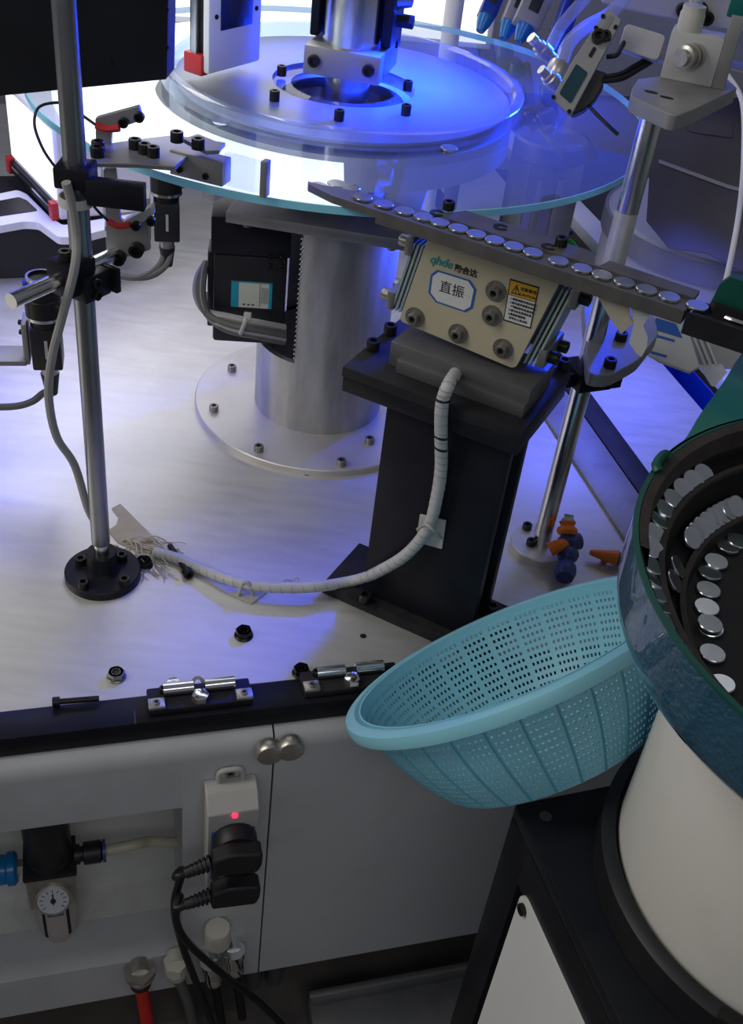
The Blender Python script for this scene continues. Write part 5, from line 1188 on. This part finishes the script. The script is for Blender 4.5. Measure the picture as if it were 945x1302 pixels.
for s in (0.02, 0.94):
    c_ = k0+e2*s; MB().poly3([c_+nl*0.0005, c_+e2*0.07+nl*0.0005, c_+e2*0.07+nl*0.0005+Vector((0, 0, 0.026)), c_+nl*0.0005+Vector((0, 0, 0.026))], nl*0.010).build('red_end', M['red_dk'], lbx)
q = [k0+nl*0.0006+e2*0.04+Vector((0, 0, 0.03)), k2+nl*0.0006-e2*0.04+Vector((0, 0, 0.03)), k2+nl*0.0006-e2*0.04+Vector((0, 0, zt1-cz_-0.006)), k0+nl*0.0006+e2*0.04+Vector((0, 0, zt1-cz_-0.006))]
MB().poly3(q, nl*0.002).build('lit_face', M['panel_on'], lbx)
en = Vector((e1.y, -e1.x, 0)).normalized()
screw(lbx, k0+e1*0.82+en*0.0+Vector((0, 0, 0.018)), en, 0.006, 0.005)

# ================================================================ right background
HX = PL(745, 80, (0, 1.12, 0), Vector((0, 1, 0)))
sn = Vector((-0.15, -0.85, 0.50)).normalized()
def PS(px, py, off=0.0, n=None, o=None): return PL(px, py, (o or HX)+(n or sn)*off, n or sn)
se = thing('fibre_sensor', 'grey slotted sensor bracket with a dark window above the right of the disc', 'sensor', PS(715, 135))
q = [PS(*a) for a in ((773, 10), (791, 25), (788, 32), (727, 146), (722, 145), (703, 125), (704, 121), (732, 71), (736, 66))]
MB().poly3(q, -sn*0.006).build('bracket_plate', M['bracket'], se, bevel=0.0008)
MB().poly3(rounded([PS(*a, 0.0003) for a in ((733, 81), (748, 93), (726, 132), (711, 119))], 0.002, 2), sn*0.0006).build('sensor_window', M['glass_dk'], se)
MB().poly3(rounded([PS(*a, 0.0003) for a in ((755, 59), (759, 62), (752, 74), (748, 71))], 0.001, 2), sn*0.0005).build('slot', M['screw_hole'], se)
MB().poly3(rounded([PS(*a, 0.0003) for a in ((776, 19), (781, 22), (770, 42), (764, 38))], 0.001, 2), sn*0.0005).build('slot', M['steel_dark'], se)
MB().poly3([PS(*a, -0.007) for a in ((744, 84), (772, 92), (766, 102), (768, 108), (757, 127), (742, 140), (729, 146), (712, 130))], -sn*0.016).build('sensor_body', M['black_plastic'], se, bevel=0.0015)
screw(se, PS(761, 48), sn, 0.0068, 0.008); screw(se, PS(770, 47), sn, 0.0055, 0.006)
for a in ((767, 21), (758, 36), (783, 35), (774, 50), (704, 124), (724, 142)): screw(se, PS(*a), sn, 0.0022, 0.002)
wv = thing('sensor_wires', 'thin dark wires leading away from the slotted sensor bracket', 'cable', PS(770, 100))
MB().tube([PS(765, 103, -0.012), PS(790, 100, -0.02), PS(812, 88, -0.03), PS(835, 74, -0.04)], 0.0028, 8, 6).build('wire', M['cord_black'], wv)
MB().tube([PS(764, 98, -0.012), PS(788, 94, -0.02), PS(808, 83, -0.03), PS(835, 69, -0.04)], 0.0024, 8, 6).build('wire', M['cord_black'], wv)
MB().tube([PS(772, 72, -0.012), PS(784, 70, -0.01), PS(790, 60, -0.02), PS(796, 50, -0.03)], 0.0026, 8, 6).build('wire', M['cord_black'], wv)
MB().tube([PS(748, 132, -0.012), PS(756, 142, -0.01), PS(772, 158, -0.006), PS(786, 171, -0.004)], 0.0020, 8, 6).build('probe', M['screw'], wv)
cv = thing('cover_plate', 'pale grey rounded cover plate right of the slotted sensor bracket', 'plate', PS(820, 60, -0.03))
MB().poly3(rounded([PS(*a, -0.024) for a in ((796, 29), (848, 45), (837, 78), (786, 61))], 0.006, 4), -sn*0.012).build('plate_body', M['lt_grey'], cv, bevel=0.001)
MB().poly3([PS(*a, -0.036) for a in ((836, 66), (870, 76), (868, 84), (834, 75))], -sn*0.010).build('plate_stub', M['lt_grey'], cv)
# grey machine arm across the top right
am = thing('gantry_beam', 'broad grey machine beam crossing the top right corner', 'arm', PY(850, 20, 1.55))
MB().poly3([PY(*a, 1.55) for a in ((770, -60), (765, 4), (800, 14), (900, 34), (1000, 52), (1000, -60))], (0, 0.06, 0)).build('arm_body', M['lt_grey'], am, bevel=0.003)
MB().poly3([PY(*a, 1.545) for a in ((905, 80), (1000, 104), (1000, 128), (905, 104))], (0, 0.05, 0)).build('lower_rail', M['bracket'], am, bevel=0.002)
for a in ((868, 12), (878, 24), (890, 10), (898, 22)):
    screw(am, PY(*a, 1.55), (0, -1, 0), 0.009, 0.012)
# air fittings beside the disc
def airfit(px, py, px1, py1, y, lab_, r=0.009, clear=True, col='nickel'):
    a_, b_ = PY(px, py, y), PY(px1, py1, y+0.01); t = thing('air_nozzle', lab_, 'nozzle', a_); t['group'] = 'air nozzles right of the disc'
    T, L = align(a_, b_)
    MB().lathe([(0, 0), (r*.55, 0), (r*.55, L*.28), (r*.8, L*.3), (r*.8, L*.42), (r, L*.45), (r, L*.7), (r*.8, L*.72), (r*.8, L), (0, L)], 18, T).build('nozzle_body', M[col], t)
    return t, a_, b_
t, a_, b_ = airfit(688, 88, 712, 112, 1.30, 'grey air nozzle nearest the slotted sensor bracket', 0.010)
t, a_, b_ = airfit(676, 48, 704, 78, 1.36, 'chrome tipped air nozzle left of the slotted sensor bracket', 0.010)
MB().lathe([(0, -0.001), (0.0065, -0.001), (0.0065, 0.006), (0, 0.006)], 18, align(a_, b_)[0]).build('chrome_tip', M['chrome'], t)
el_ = thing('clear_air_tube', 'curved clear air tube feeding the nozzles beside the sensor bracket', 'tube', PY(708, 95, 1.33))
MB().tube([PY(706, 98, 1.32), PY(714, 78, 1.33), PY(724, 55, 1.35), PY(745, 35, 1.38), PY(775, 18, 1.42), PY(800, -10, 1.44)], 0.0085, 14, 8).build('tube_run', M['tube_clear'], el_)
MB().tube([PY(706, 104, 1.32), PY(708, 92, 1.322), PY(712, 82, 1.328)], 0.0125, 16, 4).build('tube_collar', M['nickel'], el_)
MB().tube([PY(700, 60, 1.38), PY(712, 36, 1.40), PY(730, 14, 1.42), PY(760, -20, 1.45)], 0.0075, 14, 8).build('tube_run', M['tube_clear'], el_)
# row of blue-lit sensor heads along the top
for i, (px, py, px1, py1, w_, lab_) in enumerate(((618, 22, 640, -30, 0.020, 'blue-lit sensor head at the top, nearest the white post'), (648, 30, 672, -30, 0.020, 'blue-lit sensor head at the top, between its two neighbours'), (668, 34, 694, -25, 0.030, 'grey framed blue-lit sensor head with a dark slot'), (712, 44, 735, -20, 0.018, 'slim deep blue sensor head behind the clear tubes'))):
    a_, b_ = PY(px, py, 1.62-i*0.05), PY(px1, py1, 1.66-i*0.05); T, L = align(a_, b_)
    t = thing('top_sensor', lab_, 'sensor', a_, 'sensor heads along the top')
    T2 = T @ Matrix.Rotation(0.5, 4, 'Z')
    MB(T2).box((0, 0, L/2), (w_*1.2, 0.024, L), bev=0.002).build('head_body', M['bin_blue' if i in (0, 3) else 'bracket'], t)
    MB(T2).box((0, 0, L*0.55), (w_*0.5, 0.026, L*0.6), bev=0.001).build('dark_slot', M['black_plastic'], t)
    for s in (-1, 1): screw(t, T2 @ Vector((s*w_*.4, -0.012, 0.008)), T2.to_3x3() @ Vector((0, -1, 0)), 0.0035, 0.004)
    MB().lathe([(0, -0.022), (0.006, -0.022), (0.010, -0.010), (0.012, 0.0), (0, 0.0)], 16, T).build('nozzle_tip', M['blue_plastic'], t)
# dark motor standing under the disc on the right
DMX, DMY = P(702, 190, 0.22).x, P(702, 190, 0.22).y+0.03
dm = thing('dark_motor', 'dark grey round topped unit seen through the right of the glass disc', 'motor', (DMX, DMY, 0))
MB(frame((DMX, DMY, 0), 20)).box((0, 0, 0.10), (0.10, 0.085, 0.20), bev=0.004).build('motor_body', M['steel_dark'], dm)
MB().lathe([(0, 0.20), (0.060, 0.20), (0.062, 0.205), (0.062, 0.228), (0.058, 0.232), (0, 0.232)], 36, Matrix.Translation((DMX, DMY, 0))).build('round_cap', M['steel_dark2'], dm)
for dx in (-0.025, 0.012): MB(frame((DMX, DMY, 0), 20)).box((dx, -0.044, 0.10), (0.012, 0.004, 0.15), bev=0.001).build('side_rib', M['bracket'], dm)
# gap beside the worktop: bins, and the white frame of the next machine
def bin_(u, v, z, du, dv_, dz, m, lab_, yaw=TA):
    c = UV(u, v, z); t = thing('storage_bin', lab_, 'bin', c); F_ = frame(c, yaw); w_ = 0.004
    MB(F_).box((0, 0, 0.003), (du, dv_, 0.006)).build('bin_floor', M[m], t)
    for s in (-1, 1):
        MB(F_).box((s*(du/2-w_/2), 0, dz/2), (w_, dv_, dz), bev=0.001).build('bin_wall', M[m], t)
        MB(F_).box((0, s*(dv_/2-w_/2), dz/2), (du-2*w_, w_, dz), bev=0.001).build('bin_wall', M[m], t)
    MB(F_).box((0, -dv_/2-0.003, dz-0.004), (du+0.01, 0.008, 0.008), bev=0.001).build('front_lip', M[m], t)
    return t
nt_ = thing('neighbour_table', 'white frame edge of the next machine beyond the bins', 'table', UV(1.1, 1.9, FZ))
MB(TF).box((0.985, 1.95, -0.012), (0.05, 1.5, 0.024), bev=0.002).build('white_edge', M['white_paint'], nt_)
MB(TF).box((1.32, 1.95, -0.03), (0.62, 1.5, 0.02), bev=0.002).build('table_sheet', M['film'], nt_)
for x, y in ((0.99, 1.25), (0.99, 2.65), (1.6, 1.25), (1.6, 2.65)): MB(TF).box((x, y, (FZ-0.045)/2+0.002), (0.04, 0.04, -FZ-0.04), bev=0.002).build('leg', M['alu_grey'], nt_)
sh = thing('bin_shelf', 'narrow dark shelf in the gap carrying the plastic bins', 'shelf', UV(0.92, 1.6, FZ))
MB(TF).box((0.92, 1.6, -0.16), (0.066, 1.3, 0.01)).build('shelf_board', M['alu_grey'], sh)
for y in (1.0, 2.2): MB(TF).box((0.92, y, (FZ-0.165)/2), (0.03, 0.03, -FZ-0.165)).build('leg', M['alu_grey'], sh)
bin_(0.918, 1.76, -0.1545, 0.062, 0.12, 0.125, 'bin_green', 'bright green plastic bin in the gap right of the disc')
bin_(0.918, 1.92, -0.1545, 0.062, 0.16, 0.135, 'bin_blue', 'blue plastic bin behind the green bin right of the disc')
bin_(0.918, 1.22, -0.1545, 0.066, 0.26, 0.130, 'bin_blue', 'long blue plastic bin below the beige tray at right')
# dark stainless hopper and drum beyond the post
hp = thing('stainless_hopper', 'big dark stainless hopper sheet behind the right post', 'hopper', PY(880, 300, 1.70))
hn_ = Vector((-0.25, -0.70, 0.45)).normalized(); ho = PY(880, 250, 1.60)
q = [PL(*a, ho, hn_) for a in ((832, 130), (1010, 120), (1010, 352), (945, 346), (900, 322), (850, 315), (822, 281))]
MB().poly3(q, -hn_*0.004).build('hopper_sheet', M['film'], hp)
q = [PL(*a, ho+hn_*0.001, hn_) for a in ((838, 208), (925, 240), (1010, 262), (1010, 258), (925, 235), (838, 203))]
MB().poly3(q, hn_*0.003).build('fold_seam', M['steel_dark'], hp)
q = [PL(*a, ho+hn_*0.001, hn_) for a in ((872, 152), (930, 158), (932, 176), (876, 168))]
MB().poly3(rounded(q, 0.004, 2), hn_*0.002).build('patch_plate', M['film'], hp)
dfp = P(898, 332, 0.15); dcx, dcy = dfp.x+0.06, dfp.y+0.185
hd_ = thing('hopper_drum', 'beige grey round drum under the dark stainless hopper', 'drum', (dcx, dcy, 0.0))
MB().lathe([(0, 0.0006), (0.19, 0.0006), (0.19, 0.145), (0.185, 0.15), (0, 0.15)], 64, Matrix.Translation((dcx, dcy, 0))).build('drum_body', M['cream_pl'], hd_)
MB().lathe([(0.19, 0.11), (0.196, 0.11), (0.196, 0.145), (0.19, 0.145), (0.19, 0.11)], 64, Matrix.Translation((dcx, dcy, 0))).build('drum_band', M['bracket'], hd_)
# beige tray with slots and chute under the rail end
ty_ = thing('beige_tray', 'beige slotted tray with a blue window under the track end', 'tray', P(855, 435, 0.20))
tn = Vector((-0.1, -0.55, 0.83)).normalized(); to = P(855, 435, 0.22)
def PT_(px, py, off=0): return PL(px, py, to+tn*off, tn)
MB().poly3([PT_(*a) for a in ((826, 396), (836, 400), (868, 412), (878, 428), (890, 466), (878, 473), (838, 458), (822, 448), (824, 420))], -tn*0.006).build('tray_plate', M['cream_pl'], ty_, bevel=0.0008)
MB().poly3([PT_(*a, 0.0003) for a in ((834, 404), (860, 412), (868, 430), (832, 419))], tn*0.0005).build('blue_window', M['ink_blue'], ty_)
for a in (((829, 424), (858, 432), (858, 435), (829, 427)), ((827, 446), (848, 452), (848, 455), (827, 449))):
    MB().poly3([PT_(*k, 0.0003) for k in a], tn*0.0005).build('slot', M['ink_blue'], ty_)
ck = thing('discharge_chute', 'ribbed beige chute leg between the beige tray and the green apron', 'chute', P(905, 455, 0.2))
co = P(900, 440, 0.20); cn2 = Vector((-0.25, -0.8, 0.55)).normalized()
def PK(px, py, off=0): return PL(px, py, co+cn2*off, cn2)
MB().poly3([PK(*a) for a in ((868, 405), (900, 412), (950, 425), (950, 470), (912, 468), (888, 466))], -cn2*0.004).build('chute_sheet', M['bracket'], ck)
for x in (0, 7, 15):
    MB().poly3([PK(872+x, 406+x*.25, .0004), PK(876+x, 407+x*.25, .0004), PK(899+x, 466, .0004), PK(895+x, 466, .0004)], cn2*0.004).build('chute_rib', M['cream_pl'], ck)
pp = MB().poly3([PK(*a, 0.002) for a in ((888, 464), (918, 463), (925, 474), (908, 492), (904, 490))], cn2*0.0015).build('paper_slip', M['label_white']); props(pp, 'white folded paper slip under the ribbed chute', 'paper')
tt = thing('torn_tape', 'torn grey tape flap hanging below the track', 'tape', FP(800, 420))
def PTR(px, py, off=0): return PL(px, py, ra-rn*0.001+rn*off+Vector((0, 0, -0.01)), rn)
MB().poly3([PTR(*a, -0.003) for a in ((755, 368), (800, 384), (800, 402), (806, 410), (790, 425), (776, 405))], -rn*0.001).build('tape_flap', M['card'], tt)
MB().poly3([PTR(*a, -0.001) for a in ((802, 384), (826, 392), (825, 402), (818, 414), (824, 428), (823, 440), (816, 454), (810, 450), (800, 436), (806, 412))], -rn*0.001).build('tape_flap', M['lt_grey'], tt)
wl_ = thing('white_wire', 'thin white wire hanging down behind the green outlet guard', 'cable', P(930, 330, 0.40))
MB().tube([PY(925, 95, 1.42), PY(944, 130, 1.40), PY(946, 200, 1.32), PY(940, 270, 1.20), PY(926, 345, 1.10), PY(915, 380, 1.05)], 0.0032, 10, 8).build('wire_run', M['white_paint'], wl_)
